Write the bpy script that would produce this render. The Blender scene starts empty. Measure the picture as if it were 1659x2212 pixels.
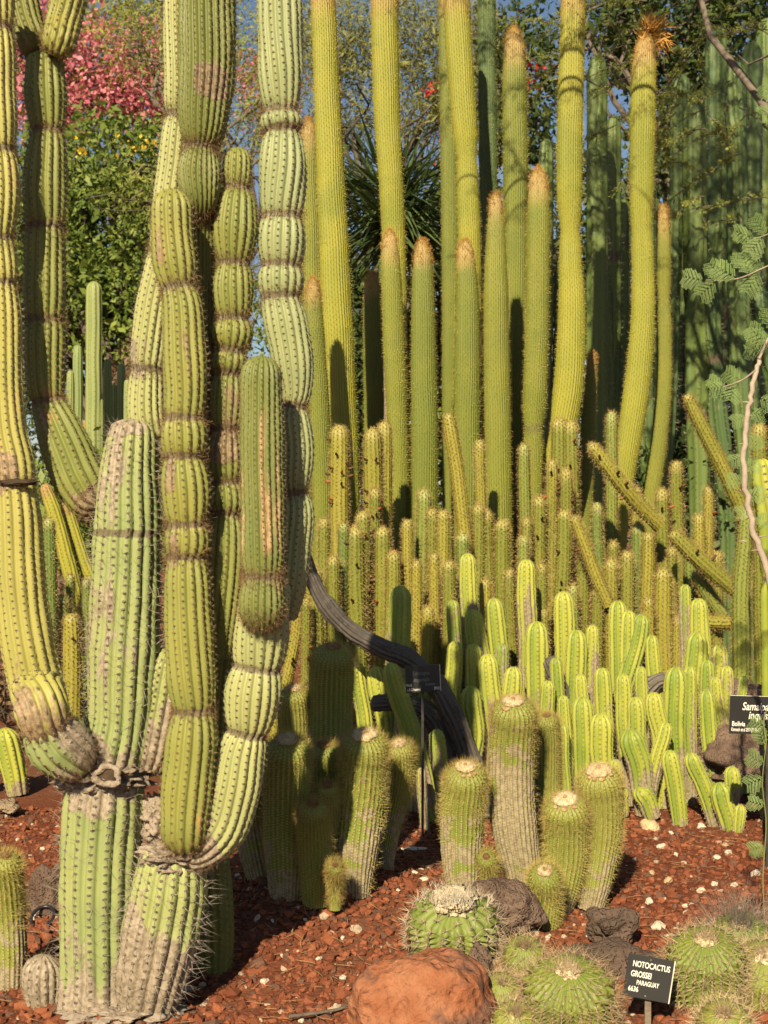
import bpy, bmesh, math, random
import numpy as np
from mathutils import Vector, Matrix, noise as mnoise

R_ = math.radians
SC = bpy.context.scene
COL = SC.collection

# ------------------------------------------------------------------ camera
EYE = 1.5
cam_d = bpy.data.cameras.new('camera')
cam = bpy.data.objects.new('camera', cam_d)
COL.objects.link(cam)
cam.location = (0, 0, EYE)
cam.rotation_euler = (R_(90), 0, 0)
cam_d.sensor_fit = 'VERTICAL'
cam_d.sensor_height = 36.0
cam_d.lens = 46.0
cam_d.clip_end = 2000
cam_d.dof.use_dof = True
cam_d.dof.focus_distance = 4.6
cam_d.dof.aperture_fstop = 7.0
SC.camera = cam

# ------------------------------------------------------------------ sky, sun, exposure
SUN_EL, SUN_AZ = 34.0, 15.0          # sun behind the viewer, over the left shoulder
world = bpy.data.worlds.new('World')
SC.world = world
world.use_nodes = True
wn = world.node_tree.nodes
bg = wn['Background']
sky = wn.new('ShaderNodeTexSky')
sky.sky_type = 'NISHITA'
sky.sun_disc = False
sky.sun_elevation = R_(SUN_EL)
sky.sun_rotation = R_(180 + SUN_AZ)
sky.air_density = 1.0
sky.dust_density = 0.6
world.node_tree.links.new(sky.outputs[0], bg.inputs[0])
bg.inputs[1].default_value = 0.05
sun_d = bpy.data.lights.new('sun', 'SUN')
sun_d.energy = 5.0
sun_d.angle = R_(0.5)
sun_d.color = (1.0, 0.85, 0.60)
sun = bpy.data.objects.new('sun', sun_d)
COL.objects.link(sun)
to_sun = Vector((-math.sin(R_(SUN_AZ)) * math.cos(R_(SUN_EL)), -math.cos(R_(SUN_AZ)) * math.cos(R_(SUN_EL)), math.sin(R_(SUN_EL))))
sun.rotation_euler = to_sun.to_track_quat('Z', 'Y').to_euler()
sun.location = (-4, -8, 9)
vs = SC.view_settings
vs.view_transform = 'Standard'
vs.look = 'None'
vs.gamma = 1.0
vs.use_curve_mapping = False
vs.exposure = 0.8
SC.cycles.max_bounces = 5
SC.cycles.diffuse_bounces = 1

# ------------------------------------------------------------------ picture coordinates -> place
F, CX, CY = 2212 * 46.0 / 36.0, 829.5, 1106.0
def P(x, y, d):
    return np.array([(x - CX) * d / F, d, EYE - (y - CY) * d / F])
def DG(y):                       # distance of the ground seen at row y
    return F * EYE / (y - CY)
def YG(d):
    return CY + F * EYE / d

def gz(x, y):
    return .20 * np.exp(-((x + .28) / .45) ** 2 - ((y - 4.88) / .5) ** 2) + 0.012 * np.sin(2.1 * x + 1.3 * y) + 0.010 * np.sin(3.7 * y - 1.9 * x + 1) + 0.006 * np.sin(7.3 * x + 5.1 * y)  # first term: mound added so the giant's shadow meets the left woolly group

# ------------------------------------------------------------------ mesh helpers
OFF = {}
def mesh_np(name, v, f, mat, smooth=True, attrs=None):
    v = np.asarray(v, np.float32); f = np.asarray(f, np.int32)
    me = bpy.data.meshes.new(name)
    me.vertices.add(len(v)); me.vertices.foreach_set('co', v.ravel())
    k = f.shape[1]
    me.loops.add(f.size); me.loops.foreach_set('vertex_index', f.ravel())
    me.polygons.add(len(f)); me.polygons.foreach_set('loop_start', np.arange(0, f.size, k, dtype=np.int32))
    me.polygons.foreach_set('use_smooth', np.full(len(f), smooth))
    for n, a in (attrs or {}).items():
        at = me.attributes.new(n, 'FLOAT_VECTOR', 'POINT')
        at.data.foreach_set('vector', np.asarray(a, np.float32).ravel())
    me.update(calc_edges=True)
    if mat: me.materials.append(mat)
    return me

def setp(o, label=None, cat=None, group=None, kind=None):
    if label: o['label'] = label
    if cat: o['category'] = cat
    if group: o['group'] = group
    if kind: o['kind'] = kind
    return o

def root(name, loc, label, cat, group=None):
    o = bpy.data.objects.new(name, None)
    o.empty_display_size = 0.05
    COL.objects.link(o)
    o.location = [float(c) for c in loc]
    OFF[o.name] = np.array([float(c) for c in loc])
    return setp(o, label, cat, group)

def put(name, v, f, mat, parent=None, smooth=True, attrs=None, kind=None, label=None):
    v = np.asarray(v, float)
    off = OFF.get(parent.name, np.zeros(3)) if parent else np.zeros(3)
    me = mesh_np(name, v - off, f, mat, smooth, attrs)
    o = bpy.data.objects.new(name, me)
    COL.objects.link(o)
    if parent: o.parent = parent
    OFF[o.name] = off
    return setp(o, label, kind=kind)

def single(name, v, f, mat, loc, label, cat, group=None, smooth=True, attrs=None, kind=None):
    loc = np.asarray(loc, float)
    me = mesh_np(name, np.asarray(v) - loc, f, mat, smooth, attrs)
    o = bpy.data.objects.new(name, me)
    COL.objects.link(o)
    o.location = loc
    OFF[o.name] = loc
    return setp(o, label, cat, group, kind)

def join(parts):
    vs_, fs_, n = [], [], 0
    for v, f in parts:
        vs_.append(np.asarray(v)); fs_.append(np.asarray(f) + n); n += len(v)
    return np.concatenate(vs_), np.concatenate(fs_)

def catmull(pts, ts, t):
    """smooth interpolation of rows of pts given at ts, evaluated at t"""
    pts = np.asarray(pts, float); ts = np.asarray(ts, float)
    if len(pts) < 3:
        return np.stack([np.interp(t, ts, pts[:, i]) for i in range(pts.shape[1])], 1)
    m = np.zeros_like(pts)
    d = (pts[1:] - pts[:-1]) / (ts[1:] - ts[:-1])[:, None]
    m[1:-1] = 0.5 * (d[1:] + d[:-1]); m[0] = d[0]; m[-1] = d[-1]
    i = np.clip(np.searchsorted(ts, t, 'right') - 1, 0, len(ts) - 2)
    h = (ts[i + 1] - ts[i]); q = ((t - ts[i]) / h)[:, None]; h = h[:, None]
    return ((2*q**3 - 3*q**2 + 1) * pts[i] + (q**3 - 2*q**2 + q) * h * m[i] + (-2*q**3 + 3*q**2) * pts[i+1] + (q**3 - q**2) * h * m[i+1])

def tube(path, rad, n=8, close=True):
    path = np.asarray(path, float); rad = np.broadcast_to(np.asarray(rad, float), (len(path),))
    t = np.gradient(path, axis=0); t /= np.linalg.norm(t, axis=1)[:, None] + 1e-9
    ref = np.array([0.13, 0.97, 0.21]) if abs(t[:, 1]).mean() < .8 else np.array([0.9, .1, .4])
    u = ref - (t @ ref)[:, None] * t; u /= np.linalg.norm(u, axis=1)[:, None]
    w = np.cross(t, u)
    th = np.arange(n) * 2 * np.pi / n
    v = path[:, None] + rad[:, None, None] * (np.cos(th)[None, :, None] * u[:, None] + np.sin(th)[None, :, None] * w[:, None])
    m = len(path)
    a = (np.arange(m - 1)[:, None] * n + np.arange(n)); b = (np.arange(m - 1)[:, None] * n + (np.arange(n) + 1) % n)
    f = np.stack([a, b, b + n, a + n], -1).reshape(-1, 4)
    return v.reshape(-1, 3), f

def spikes(pos, nrm, m, length, width, spread, rng, lift=0.0, crossed=False, jitter=0.0, lmin=.55):
    """thin needles: m per base point, around the normal"""
    k = len(pos) * m
    if k == 0: return np.zeros((0, 3)), np.zeros((0, 3), int)
    p = np.repeat(pos, m, 0); n = np.repeat(nrm, m, 0)
    if jitter: p = p + rng.normal(0, jitter, (k, 3))
    d = n + rng.normal(0, spread, (k, 3)); d[:, 2] += lift
    d /= np.linalg.norm(d, axis=1)[:, None]
    L = (length if np.isscalar(length) else np.repeat(length, m))
    L = L * rng.uniform(lmin, 1.15, k)
    c = np.cross(d, rng.normal(0, 1, (k, 3))); c /= np.linalg.norm(c, axis=1)[:, None] + 1e-9
    tip = p + d * L[:, None]
    p = p - d * 0.002
    if not crossed:
        v = np.stack([p - c * width * .5, p + c * width * .5, tip], 1).reshape(-1, 3)
        f = np.arange(k * 3).reshape(-1, 3)
        return v, f
    e = np.cross(d, c)
    v = np.stack([p + c * width * .5, p - c * width * .25 + e * width * .43, p - c * width * .25 - e * width * .43, tip], 1).reshape(-1, 3)
    b = np.arange(k) * 4
    f = np.concatenate([np.stack([b, b + 1, b + 3], 1), np.stack([b + 1, b + 2, b + 3], 1), np.stack([b + 2, b, b + 3], 1)])
    return v, f

# ------------------------------------------------------------------ ribbed stems
class Stem:
    def __init__(self, keys, n=16, depth=.14, step=.01, spr=6, sharp=2.0, areole=.024, bump=.05, cons=(), tip=1.0, butt=0.0,
                 phase=None, cork=None, wob=.02, seed=0, stag=True, girth=0.0, twist=1.0, patches=()):
        self.patches = []
        rng = np.random.default_rng(seed + 11)
        self.rng = rng
        k = np.asarray(keys, float)                       # rows: x y z r
        seg = np.linalg.norm(np.diff(k[:, :3], axis=0), axis=1)
        ts = np.concatenate([[0], np.cumsum(seg)])
        fine = np.linspace(0, ts[-1], 400)
        pf = catmull(k[:, :3], ts, fine)
        s_f = np.concatenate([[0], np.cumsum(np.linalg.norm(np.diff(pf, axis=0), axis=1))])
        L = s_f[-1]; self.L = L
        rf = np.interp(fine, ts, k[:, 3])
        kern = np.ones(9) / 9
        rf = np.convolve(np.pad(rf, 4, 'edge'), kern, 'valid')
        rt, rb = rf[-1] * tip, rf[0] * butt
        s = np.arange(0, L, step)
        if tip > 0:
            a = np.linspace(0, np.pi / 2, 9)[1:]
            s = np.concatenate([s[s < L - rt], L - rt + rt * np.sin(a)])
        else:
            s = np.append(s, L)
        if butt > 0:
            a = np.linspace(0, np.pi / 2, 9)[1:]
            s = np.concatenate([(rb - rb * np.sin(a))[::-1], s[s > rb]])
        self.s = s
        T = np.interp(s, s_f, fine)
        c = catmull(k[:, :3], ts, T)
        r = np.interp(s, s_f, rf)
        jt = np.zeros(len(s))
        if len(cons):
            # cons: (z height of the joint or fraction, pinch)
            cs = []
            zz = pf[:, 2]
            for cz, pinch in cons:
                i = np.argmin(np.abs(zz - cz)); cs.append((s_f[i], pinch))
            cs.sort()
            bounds = [(-.15, 1.0)] + cs + [(L + .15, 1.0)]
            mult = np.ones(len(s))
            for (s0, p0), (s1, p1) in zip(bounds[:-1], bounds[1:]):
                sel = (s >= s0) & (s < s1)
                w = min(.5 * (s1 - s0), .115)
                p0, p1 = 1 - 2.3 * (1 - p0), 1 - 2.3 * (1 - p1)
                q0 = np.clip((s[sel] - s0) / w, 0, 1); q1 = np.clip((s1 - s[sel]) / w, 0, 1)
                m0 = p0 + (1 - p0) * np.sqrt(1 - (1 - q0) ** 2.0); m1 = p1 + (1 - p1) * np.sqrt(1 - (1 - q1) ** 2.0)
                mult[sel] = np.minimum(m0, m1)
            r = r * mult
            for s0, p0 in cs:
                if p0 < 1: jt = np.maximum(jt, np.exp(-((s - s0) / .013) ** 2))
        ph = rng.uniform(0, 6.28, 6)
        r = r * (1 + wob * (np.sin(s * 17 + ph[0]) * .5 + np.sin(s * 41 + ph[1]) * .3))
        if girth: r = r * (1 + girth * np.sin(s * 2 * np.pi / .055 + ph[2]) * np.sin(s * 23 + ph[3]))
        if tip > 0:
            q = np.clip((s - (L - rt)) / rt, 0, 1); r = r * np.sqrt(np.maximum(1 - q * q, 1e-4))
        if butt > 0:
            q = np.clip((rb - s) / rb, 0, 1); r = r * np.sqrt(np.maximum(1 - q * q, 1e-4))
        t = np.gradient(c, s, axis=0) if len(s) > 2 else np.tile([0, 0, 1.], (len(s), 1))
        t /= np.linalg.norm(t, axis=1)[:, None] + 1e-9
        ref = np.array([0, 1.0, 0.0])
        u = ref - (t @ ref)[:, None] * t
        nu = np.linalg.norm(u, axis=1)
        u[nu < .2] = np.array([0, 0, 1.0]); u /= np.linalg.norm(u, axis=1)[:, None]
        w = np.cross(t, u)
        self.c, self.r, self.t, self.u, self.w, self.jt = c, r, t, u, w, jt
        self.dr = np.gradient(r, s)
        self.n, self.depth, self.sharp, self.areole, self.bump, self.spr, self.stag = n, depth, sharp, areole, bump, spr, stag
        self.ph2 = rng.uniform(0, 6.28, (n + 1,)); self.ph2[n] = self.ph2[0]
        self.wob = wob
        self.ck = np.full(len(s), -1.0) if cork is None else np.clip((cork - s) / np.maximum(.10, min(.34, .8 * cork)), -1, 1.0)
        self.tn = s / L
        for th, dth, z0, z1, amt in patches:
            sa, sb = sorted((s[np.argmin(np.abs(c[:, 2] - z0))], s[np.argmin(np.abs(c[:, 2] - z1))]))
            self.patches.append((th, dth, sa, sb, amt))
        tw = .05 * np.sin(s * 3.1 + ph[4]) + .035 * np.sin(s * 9.3 + ph[5])
        if len(cons):
            for s0, p0 in cs:
                tw = tw + rng.uniform(-.5, .5) * 6.28 / n * np.clip((s - s0) / .02 + .5, 0, 1) + rng.normal(0, .35) * np.clip(s - s0, 0, .3)
        self.tw = tw * twist
        self.rand = rng.uniform()

    def surf(self, s, k):
        """position for arrays of length s and rib coordinate k"""
        ix = lambda A: np.stack([np.interp(s, self.s, A[:, i]) for i in range(3)], -1)
        c, u, w = ix(self.c), ix(self.u), ix(self.w)
        r = np.interp(s, self.s, self.r)
        th = k * 2 * np.pi / self.n + np.interp(s, self.s, self.tw)
        fr = k - np.floor(k)
        h = 1 - np.abs(2 * fr - 1) ** self.sharp
        ki = np.floor(k).astype(int) % self.n
        st = 0.5 * (ki % 2) if self.stag else 0.0
        vv = s / self.areole + st
        rr = r * (1 - self.depth * (1 - h)) * (1 + self.bump * h * .5 * np.cos(2 * np.pi * (vv - np.round(vv))))
        rr = rr * (1 + self.wob * .6 * np.sin(s * 29 + self.ph2[ki]) * h)
        return c + rr[..., None] * (np.cos(th)[..., None] * u + np.sin(th)[..., None] * w)

    def mesh(self):
        m = self.n * self.spr
        k = np.arange(m + 1) / self.spr
        S, K = np.meshgrid(self.s, k, indexing='ij')
        K2 = np.minimum(K, self.n - 1e-6)
        v = self.surf(S, K2)
        v[:, -1] = v[:, 0]
        N = len(self.s)
        a = np.arange(N - 1)[:, None] * (m + 1) + np.arange(m)
        f = np.stack([a, a + 1, a + m + 2, a + m + 1], -1).reshape(-1, 4)
        rc = np.stack([K, S / self.areole, np.broadcast_to(self.tn[:, None], S.shape)], -1)
        ck = np.broadcast_to(self.ck[:, None], S.shape).copy()
        thd = K * 360.0 / self.n
        for th, dth, sa, sb, amt in self.patches:
            q = np.clip(1.6 - np.sqrt(((thd - th) / dth) ** 2 + np.clip(np.abs(S - (sa + sb) / 2) / ((sb - sa) / 2 + .01), 0, 3) ** 4) , 0, 1)
            ck = ck + amt * q
        rd = np.stack([np.broadcast_to(self.jt[:, None], S.shape), ck, np.full(S.shape, self.rand)], -1)
        return v.reshape(-1, 3), f, {'rc': rc.reshape(-1, 3), 'rd': rd.reshape(-1, 3)}

    def areoles(self, s0=0, s1=None, back=None):
        s1 = self.L if s1 is None else s1
        pos, nr, ss = [], [], []
        for k in range(self.n):
            st = 0.5 * (k % 2) if self.stag else 0.0
            j = np.arange(np.ceil(s0 / self.areole + st), np.floor(s1 / self.areole + st) + 1)
            s = (j - st) * self.areole
            s = s[(s > s0) & (s < s1)]
            if not len(s): continue
            th = ((k + .5) * 2 * np.pi / self.n + np.interp(s, self.s, self.tw))[:, None]
            ix = lambda A: np.stack([np.interp(s, self.s, A[:, i]) for i in range(3)], -1)
            rad = np.cos(th) * ix(self.u) + np.sin(th) * ix(self.w)
            nn = rad - np.clip(np.interp(s, self.s, self.dr), -6, 6)[:, None] * ix(self.t)
            nn /= np.linalg.norm(nn, axis=1)[:, None]
            pos.append(self.surf(s, np.full(len(s), k + .5))); nr.append(nn); ss.append(s)
        pos = np.concatenate(pos); nr = np.concatenate(nr); ss = np.concatenate(ss)
        if back is not None:
            keep = nr[:, 1] < back
            pos, nr, ss = pos[keep], nr[keep], ss[keep]
        return pos, nr, ss

def keys_px(rows, d, scale=1.0):
    """rows (x, y, halfwidth[, distance offset]) listed from base to top"""
    out = []
    for r in rows:
        dd = d + (r[3] if len(r) > 3 else 0)
        p = P(r[0], r[1], dd)
        out.append([*p, r[2] * dd / F * scale])
    return out
def hz(y, d):
    return EYE - (y - CY) * d / F

# ------------------------------------------------------------------ materials
class NT:
    def __init__(self, name):
        self.m = bpy.data.materials.new(name); self.m.use_nodes = True
        self.t = self.m.node_tree; self.N = self.t.nodes; self.L = self.t.links
        self.b = self.N['Principled BSDF']
        self.b.inputs['Roughness'].default_value = .6
        self.b.inputs['Specular IOR Level'].default_value = .3
    def node(self, ty, **kw):
        n = self.N.new(ty)
        for k, v in kw.items(): setattr(n, k, v)
        return n
    def _in(self, sock, v):
        if isinstance(v, bpy.types.NodeSocket): self.L.new(v, sock)
        else: sock.default_value = v
    def math(self, op, a, b=0.0, c=None, clamp=False):
        n = self.node('ShaderNodeMath', operation=op, use_clamp=clamp)
        self._in(n.inputs[0], a); self._in(n.inputs[1], b)
        if c is not None: self._in(n.inputs[2], c)
        return n.outputs[0]
    def attr(self, name):
        a = self.node('ShaderNodeAttribute', attribute_name=name)
        s = self.node('ShaderNodeSeparateXYZ'); self.L.new(a.outputs['Vector'], s.inputs[0])
        return s.outputs
    def coord(self, scale=(1, 1, 1)):
        tc = self.node('ShaderNodeTexCoord'); mp = self.node('ShaderNodeMapping')
        mp.inputs['Scale'].default_value = scale
        self.L.new(tc.outputs['Object'], mp.inputs[0])
        return mp.outputs[0]
    def noise(self, scale, detail=4, rough=.55, vec=None):
        n = self.node('ShaderNodeTexNoise')
        n.inputs['Scale'].default_value = scale; n.inputs['Detail'].default_value = detail; n.inputs['Roughness'].default_value = rough
        self.L.new(vec if vec is not None else self.coord(), n.inputs['Vector'])
        return n.outputs[0]
    def mix(self, f, a, b):
        n = self.node('ShaderNodeMix', data_type='RGBA')
        self._in(n.inputs['Factor'], f)
        for s, v in ((n.inputs[6], a), (n.inputs[7], b)):
            if isinstance(v, bpy.types.NodeSocket): self.L.new(v, s)
            else: s.default_value = (*v, 1)
        return n.outputs[2]
    def step(self, v, lo, hi):
        n = self.node('ShaderNodeMapRange', interpolation_type='SMOOTHSTEP')
        self._in(n.inputs[0], v)
        n.inputs[1].default_value = lo; n.inputs[2].default_value = hi
        return n.outputs[0]
    def rand(self):
        return self.node('ShaderNodeObjectInfo').outputs['Random']
    def bump(self, h, strength, dist=.01):
        n = self.node('ShaderNodeBump'); n.inputs['Strength'].default_value = strength; n.inputs['Distance'].default_value = dist
        self.L.new(h, n.inputs['Height']); self.L.new(n.outputs[0], self.b.inputs['Normal'])
    def color(self, c):
        self.L.new(c, self.b.inputs['Base Color'])

def cactus_mat(name, c1, c2, cork, cork2, ar=(.10, .07, .04), asize=.16, tip=None, scar=None, scar_amt=.7, corky=0.0, aspect=1.0, blush=None, stripe=.25, rough=.5, patch=6.0, stretch=.4, ribvar=.45, vary=.5, tipat=.94):
    m = NT(name)
    rc = m.attr('rc'); rd = m.attr('rd')
    n1 = m.noise(5.0, 3); n2 = m.noise(patch, 7, .62, m.coord((1, 1, stretch))); n3 = m.noise(60, 4, .6); n4 = m.noise(2.2, 2)
    fl = m.math('FLOOR', rc[0])
    wn_ = m.node('ShaderNodeTexWhiteNoise', noise_dimensions='1D'); m.L.new(fl, wn_.inputs['W'])
    f = m.math('ADD', m.math('MULTIPLY', n1, .9), m.math('MULTIPLY', wn_.outputs[0], stripe))
    f = m.math('ADD', f, m.math('MULTIPLY', m.math('SUBTRACT', rd[2], .5), vary))
    col = m.mix(m.step(f, .25, .95), c1, c2)
    if blush is not None:
        col = m.mix(m.math('MULTIPLY', m.step(n4, .5, .68), .8), col, blush)
    if tip is not None:
        col = m.mix(m.step(m.math('ADD', rc[2], m.math('MULTIPLY', n1, .04)), tipat, 1.0), col, tip)
    if scar is not None:
        col = m.mix(m.math('MULTIPLY', m.step(n2, scar_amt - .04, scar_amt + .03), .85), col, scar)
    # dry cork rising from the foot and in patches
    ck = m.math('ADD', m.math('MULTIPLY', rd[1], .5), m.math('ADD', m.math('MULTIPLY', m.math('SUBTRACT', n2, .5), 3.0), m.math('MULTIPLY', m.math('SUBTRACT', wn_.outputs[0], .5), ribvar)))
    ck = m.step(m.math('ADD', ck, corky), -.06, .10)
    corkcol = m.mix(m.step(n3, .35, .65), cork, cork2)
    col = m.mix(m.math('MULTIPLY', ck, .92), col, corkcol)
    # joints between growth segments
    j = m.step(m.math('ADD', rd[0], m.math('MULTIPLY', m.math('SUBTRACT', n3, .5), .9)), .35, .7)
    col = m.mix(m.math('MULTIPLY', j, .8), col, (.12, .085, .055))
    # areoles: felted dots along each rib
    st = m.math('MULTIPLY', m.math('MODULO', fl, 2.0), .5)
    v = m.math('ADD', rc[1], st)
    dv = m.math('SUBTRACT', m.math('FRACT', m.math('ADD', v, .5)), .5)
    du = m.math('SUBTRACT', m.math('FRACT', rc[0]), .5)
    dv = m.math('MULTIPLY', dv, aspect)
    dd = m.math('SQRT', m.math('ADD', m.math('MULTIPLY', du, du), m.math('MULTIPLY', dv, dv)))
    dd = m.math('ADD', dd, m.math('MULTIPLY', m.math('SUBTRACT', n3, .5), .12))
    am = m.math('SUBTRACT', 1.0, m.step(dd, asize * .55, asize))
    col = m.mix(am, col, ar)
    m.color(col)
    m.b.inputs['Roughness'].default_value = rough
    hgt = m.math('ADD', m.math('MULTIPLY', n3, m.math('ADD', m.math('MULTIPLY', ck, 1.4), .25)), am)
    m.bump(hgt, .45, .004)
    return m.m

def plain(name, c1, c2, scale=20, rough=.7, bump=0.0, trans=0.0, spec=.2, bscale=None):
    m = NT(name)
    n = m.noise(scale, 4)
    r = m.rand()
    f = m.math('ADD', n, m.math('MULTIPLY', m.math('SUBTRACT', r, .5), .4))
    m.color(m.mix(m.step(f, .3, .7), c1, c2))
    m.b.inputs['Roughness'].default_value = rough
    m.b.inputs['Specular IOR Level'].default_value = spec
    if bump: m.bump(m.noise(bscale or scale * 2, 6), bump, .01)
    if trans:
        tr = m.node('ShaderNodeBsdfTranslucent'); mx = m.node('ShaderNodeMixShader')
        m.L.new(m.b.inputs['Base Color'].links[0].from_socket, tr.inputs[0])
        mx.inputs[0].default_value = trans
        m.L.new(m.b.outputs[0], mx.inputs[1]); m.L.new(tr.outputs[0], mx.inputs[2])
        m.L.new(mx.outputs[0], m.N['Material Output'].inputs[0])
    return m.m

CORK, CORK2 = (.27, .21, .145), (.13, .10, .07)
M = {}
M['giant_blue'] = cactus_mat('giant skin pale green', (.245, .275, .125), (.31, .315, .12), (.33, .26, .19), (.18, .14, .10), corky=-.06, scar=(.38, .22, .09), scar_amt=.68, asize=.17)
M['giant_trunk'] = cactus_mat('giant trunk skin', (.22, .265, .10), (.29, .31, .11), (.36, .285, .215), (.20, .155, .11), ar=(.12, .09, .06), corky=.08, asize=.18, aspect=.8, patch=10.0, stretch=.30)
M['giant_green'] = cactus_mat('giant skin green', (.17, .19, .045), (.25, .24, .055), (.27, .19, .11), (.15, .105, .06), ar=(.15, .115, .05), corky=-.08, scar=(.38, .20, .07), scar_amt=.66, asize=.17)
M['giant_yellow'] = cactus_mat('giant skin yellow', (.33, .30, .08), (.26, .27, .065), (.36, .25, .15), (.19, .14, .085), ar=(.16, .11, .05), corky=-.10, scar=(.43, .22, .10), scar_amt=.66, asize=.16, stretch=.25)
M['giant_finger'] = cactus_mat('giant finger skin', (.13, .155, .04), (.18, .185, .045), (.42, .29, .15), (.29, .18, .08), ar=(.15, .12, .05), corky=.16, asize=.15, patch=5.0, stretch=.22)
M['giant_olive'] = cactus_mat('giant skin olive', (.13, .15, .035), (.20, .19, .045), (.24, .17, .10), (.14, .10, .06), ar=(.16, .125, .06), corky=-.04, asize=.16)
M['gold'] = cactus_mat('golden column skin', (.29, .27, .03), (.215, .22, .025), (.34, .29, .17), (.24, .20, .12), ar=(.20, .20, .035), tip=(.30, .19, .06), corky=-.42, asize=.17, aspect=.9, stripe=.12, blush=(.17, .19, .02))
M['gold_green'] = cactus_mat('green column skin', (.125, .15, .02), (.185, .19, .024), (.30, .25, .14), (.2, .16, .09), ar=(.15, .16, .035), tip=(.32, .22, .07), corky=-.5, asize=.17, aspect=.9, stripe=.12)
M['torch'] = cactus_mat('torch skin', (.15, .165, .02), (.25, .225, .03), (.26, .19, .10), (.17, .12, .06), ar=(.17, .13, .05), corky=-.32, asize=.22, stripe=.15, tip=(.30, .27, .07), tipat=.97, vary=1.1)
M['torch_green'] = cactus_mat('torch skin green', (.11, .165, .03), (.17, .20, .035), (.26, .19, .10), (.17, .12, .06), ar=(.15, .13, .05), corky=-.40, asize=.2, stripe=.15, tip=(.27, .30, .09), tipat=.965, vary=1.0)
M['clump'] = cactus_mat('clump skin', (.16, .225, .028), (.33, .34, .05), (.32, .25, .17), (.18, .14, .095), ar=(.16, .125, .07), corky=-.30, asize=.19, scar=(.42, .30, .09), scar_amt=.66, stripe=.45)
M['fuzzy'] = cactus_mat('wool-tipped skin', (.16, .20, .03), (.23, .24, .045), (.34, .28, .19), (.20, .155, .10), ar=(.36, .29, .12), corky=-.10, asize=.28, stripe=.15, aspect=.8, ribvar=.15, stretch=1.3, patch=9.0)
M['barrel'] = cactus_mat('barrel skin', (.12, .16, .025), (.20, .215, .032), (.28, .2, .1), (.17, .12, .06), ar=(.33, .27, .18), corky=-.45, asize=.17)
M['ferox'] = cactus_mat('spiny barrel skin', (.10, .145, .03), (.17, .20, .04), (.38, .22, .06), (.25, .15, .06), ar=(.3, .24, .16), corky=-.38, asize=.17)
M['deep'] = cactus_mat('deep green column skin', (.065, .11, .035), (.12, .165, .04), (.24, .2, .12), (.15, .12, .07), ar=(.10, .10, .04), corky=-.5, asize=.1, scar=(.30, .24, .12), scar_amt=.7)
M['far'] = cactus_mat('far column skin', (.19, .24, .08), (.24, .27, .09), (.3, .26, .16), (.2, .17, .1), ar=(.12, .13, .06), corky=-.5, asize=.14)
M['grey_log'] = cactus_mat('dead stem bark', (.07, .06, .05), (.10, .085, .065), (.08, .068, .055), (.04, .035, .03), ar=(.07, .06, .05), corky=.2, asize=.12)
M['sp_grey'] = plain('grey spines', (.34, .29, .23), (.17, .13, .10), 9)
M['sp_brown'] = plain('brown spines', (.30, .215, .12), (.17, .115, .06), 9)
M['sp_dark'] = plain('rusty bristles', (.26, .155, .07), (.14, .08, .035), 30)
M['sp_gold'] = plain('golden hairs', (.46, .36, .11), (.32, .23, .07), 12)
M['sp_orange'] = plain('orange tip bristles', (.50, .27, .07), (.36, .17, .04), 30)
M['sp_torch'] = plain('torch spines', (.40, .28, .12), (.26, .16, .06), 12)
M['sp_pale'] = plain('pale spines', (.5, .43, .32), (.34, .26, .17), 12)
M['sp_long'] = plain('long thin spines', (.50, .38, .22), (.34, .24, .13), 12)
M['wool'] = plain('cream wool', (.72, .58, .36), (.58, .42, .22), 90, .95, 1.0)
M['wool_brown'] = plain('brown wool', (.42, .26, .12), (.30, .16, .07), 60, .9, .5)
M['callus'] = plain('woody callus', (.36, .29, .22), (.20, .155, .11), 40, .9, 1.2)
M['cavity'] = plain('dark hollow', (.05, .035, .02), (.09, .06, .035), 30, .9, .4)
M['bark'] = plain('tree bark', (.10, .08, .06), (.17, .14, .11), 20, .85, .6)
M['twig'] = plain('pale thorny bark', (.36, .29, .22), (.25, .19, .14), 30, .7, .3)

# ================================================================== THE GROUND
def ground():
    m = NT('red lava soil')
    n1 = m.noise(3.0, 4); n2 = m.noise(45, 6, .65); n3 = m.noise(.35, 2)
    col = m.mix(m.step(n2, .3, .7), (.12, .036, .018), (.21, .068, .032))
    col = m.mix(m.math('MULTIPLY', m.step(n1, .5, .72), .6), col, (.20, .085, .045))
    col = m.mix(m.math('MULTIPLY', m.step(n3, .45, .6), .5), col, (.16, .09, .055))
    m.color(col); m.b.inputs['Roughness'].default_value = .95; m.b.inputs['Specular IOR Level'].default_value = .1
    m.bump(n2, .9, .02)
    xs = np.concatenate([[-400, -150, -60, -25], np.linspace(-8, 8, 100), [25, 60, 150, 400]])
    ys = np.concatenate([[-60, -15], np.linspace(1, 16, 100), [22, 35, 70, 160, 500]])
    X, Y = np.meshgrid(xs, ys, indexing='ij')
    Z = gz(X, Y)
    v = np.stack([X, Y, Z], -1).reshape(-1, 3)
    a = np.arange(len(xs) - 1)[:, None] * len(ys) + np.arange(len(ys) - 1)
    f = np.stack([a, a + len(ys), a + len(ys) + 1, a + 1], -1).reshape(-1, 4)
    o = put('ground', v, f, m.m, kind='structure')
    o['label'] = 'red volcanic soil of the garden bed'
ground()

def ico(sub):
    bm = bmesh.new(); bmesh.ops.create_icosphere(bm, subdivisions=sub, radius=1)
    v = np.array([q.co for q in bm.verts]); f = np.array([[q.index for q in p.verts] for p in bm.faces])
    bm.free(); return v, f
ICO1, ICO2 = ico(1), ico(2)

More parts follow.
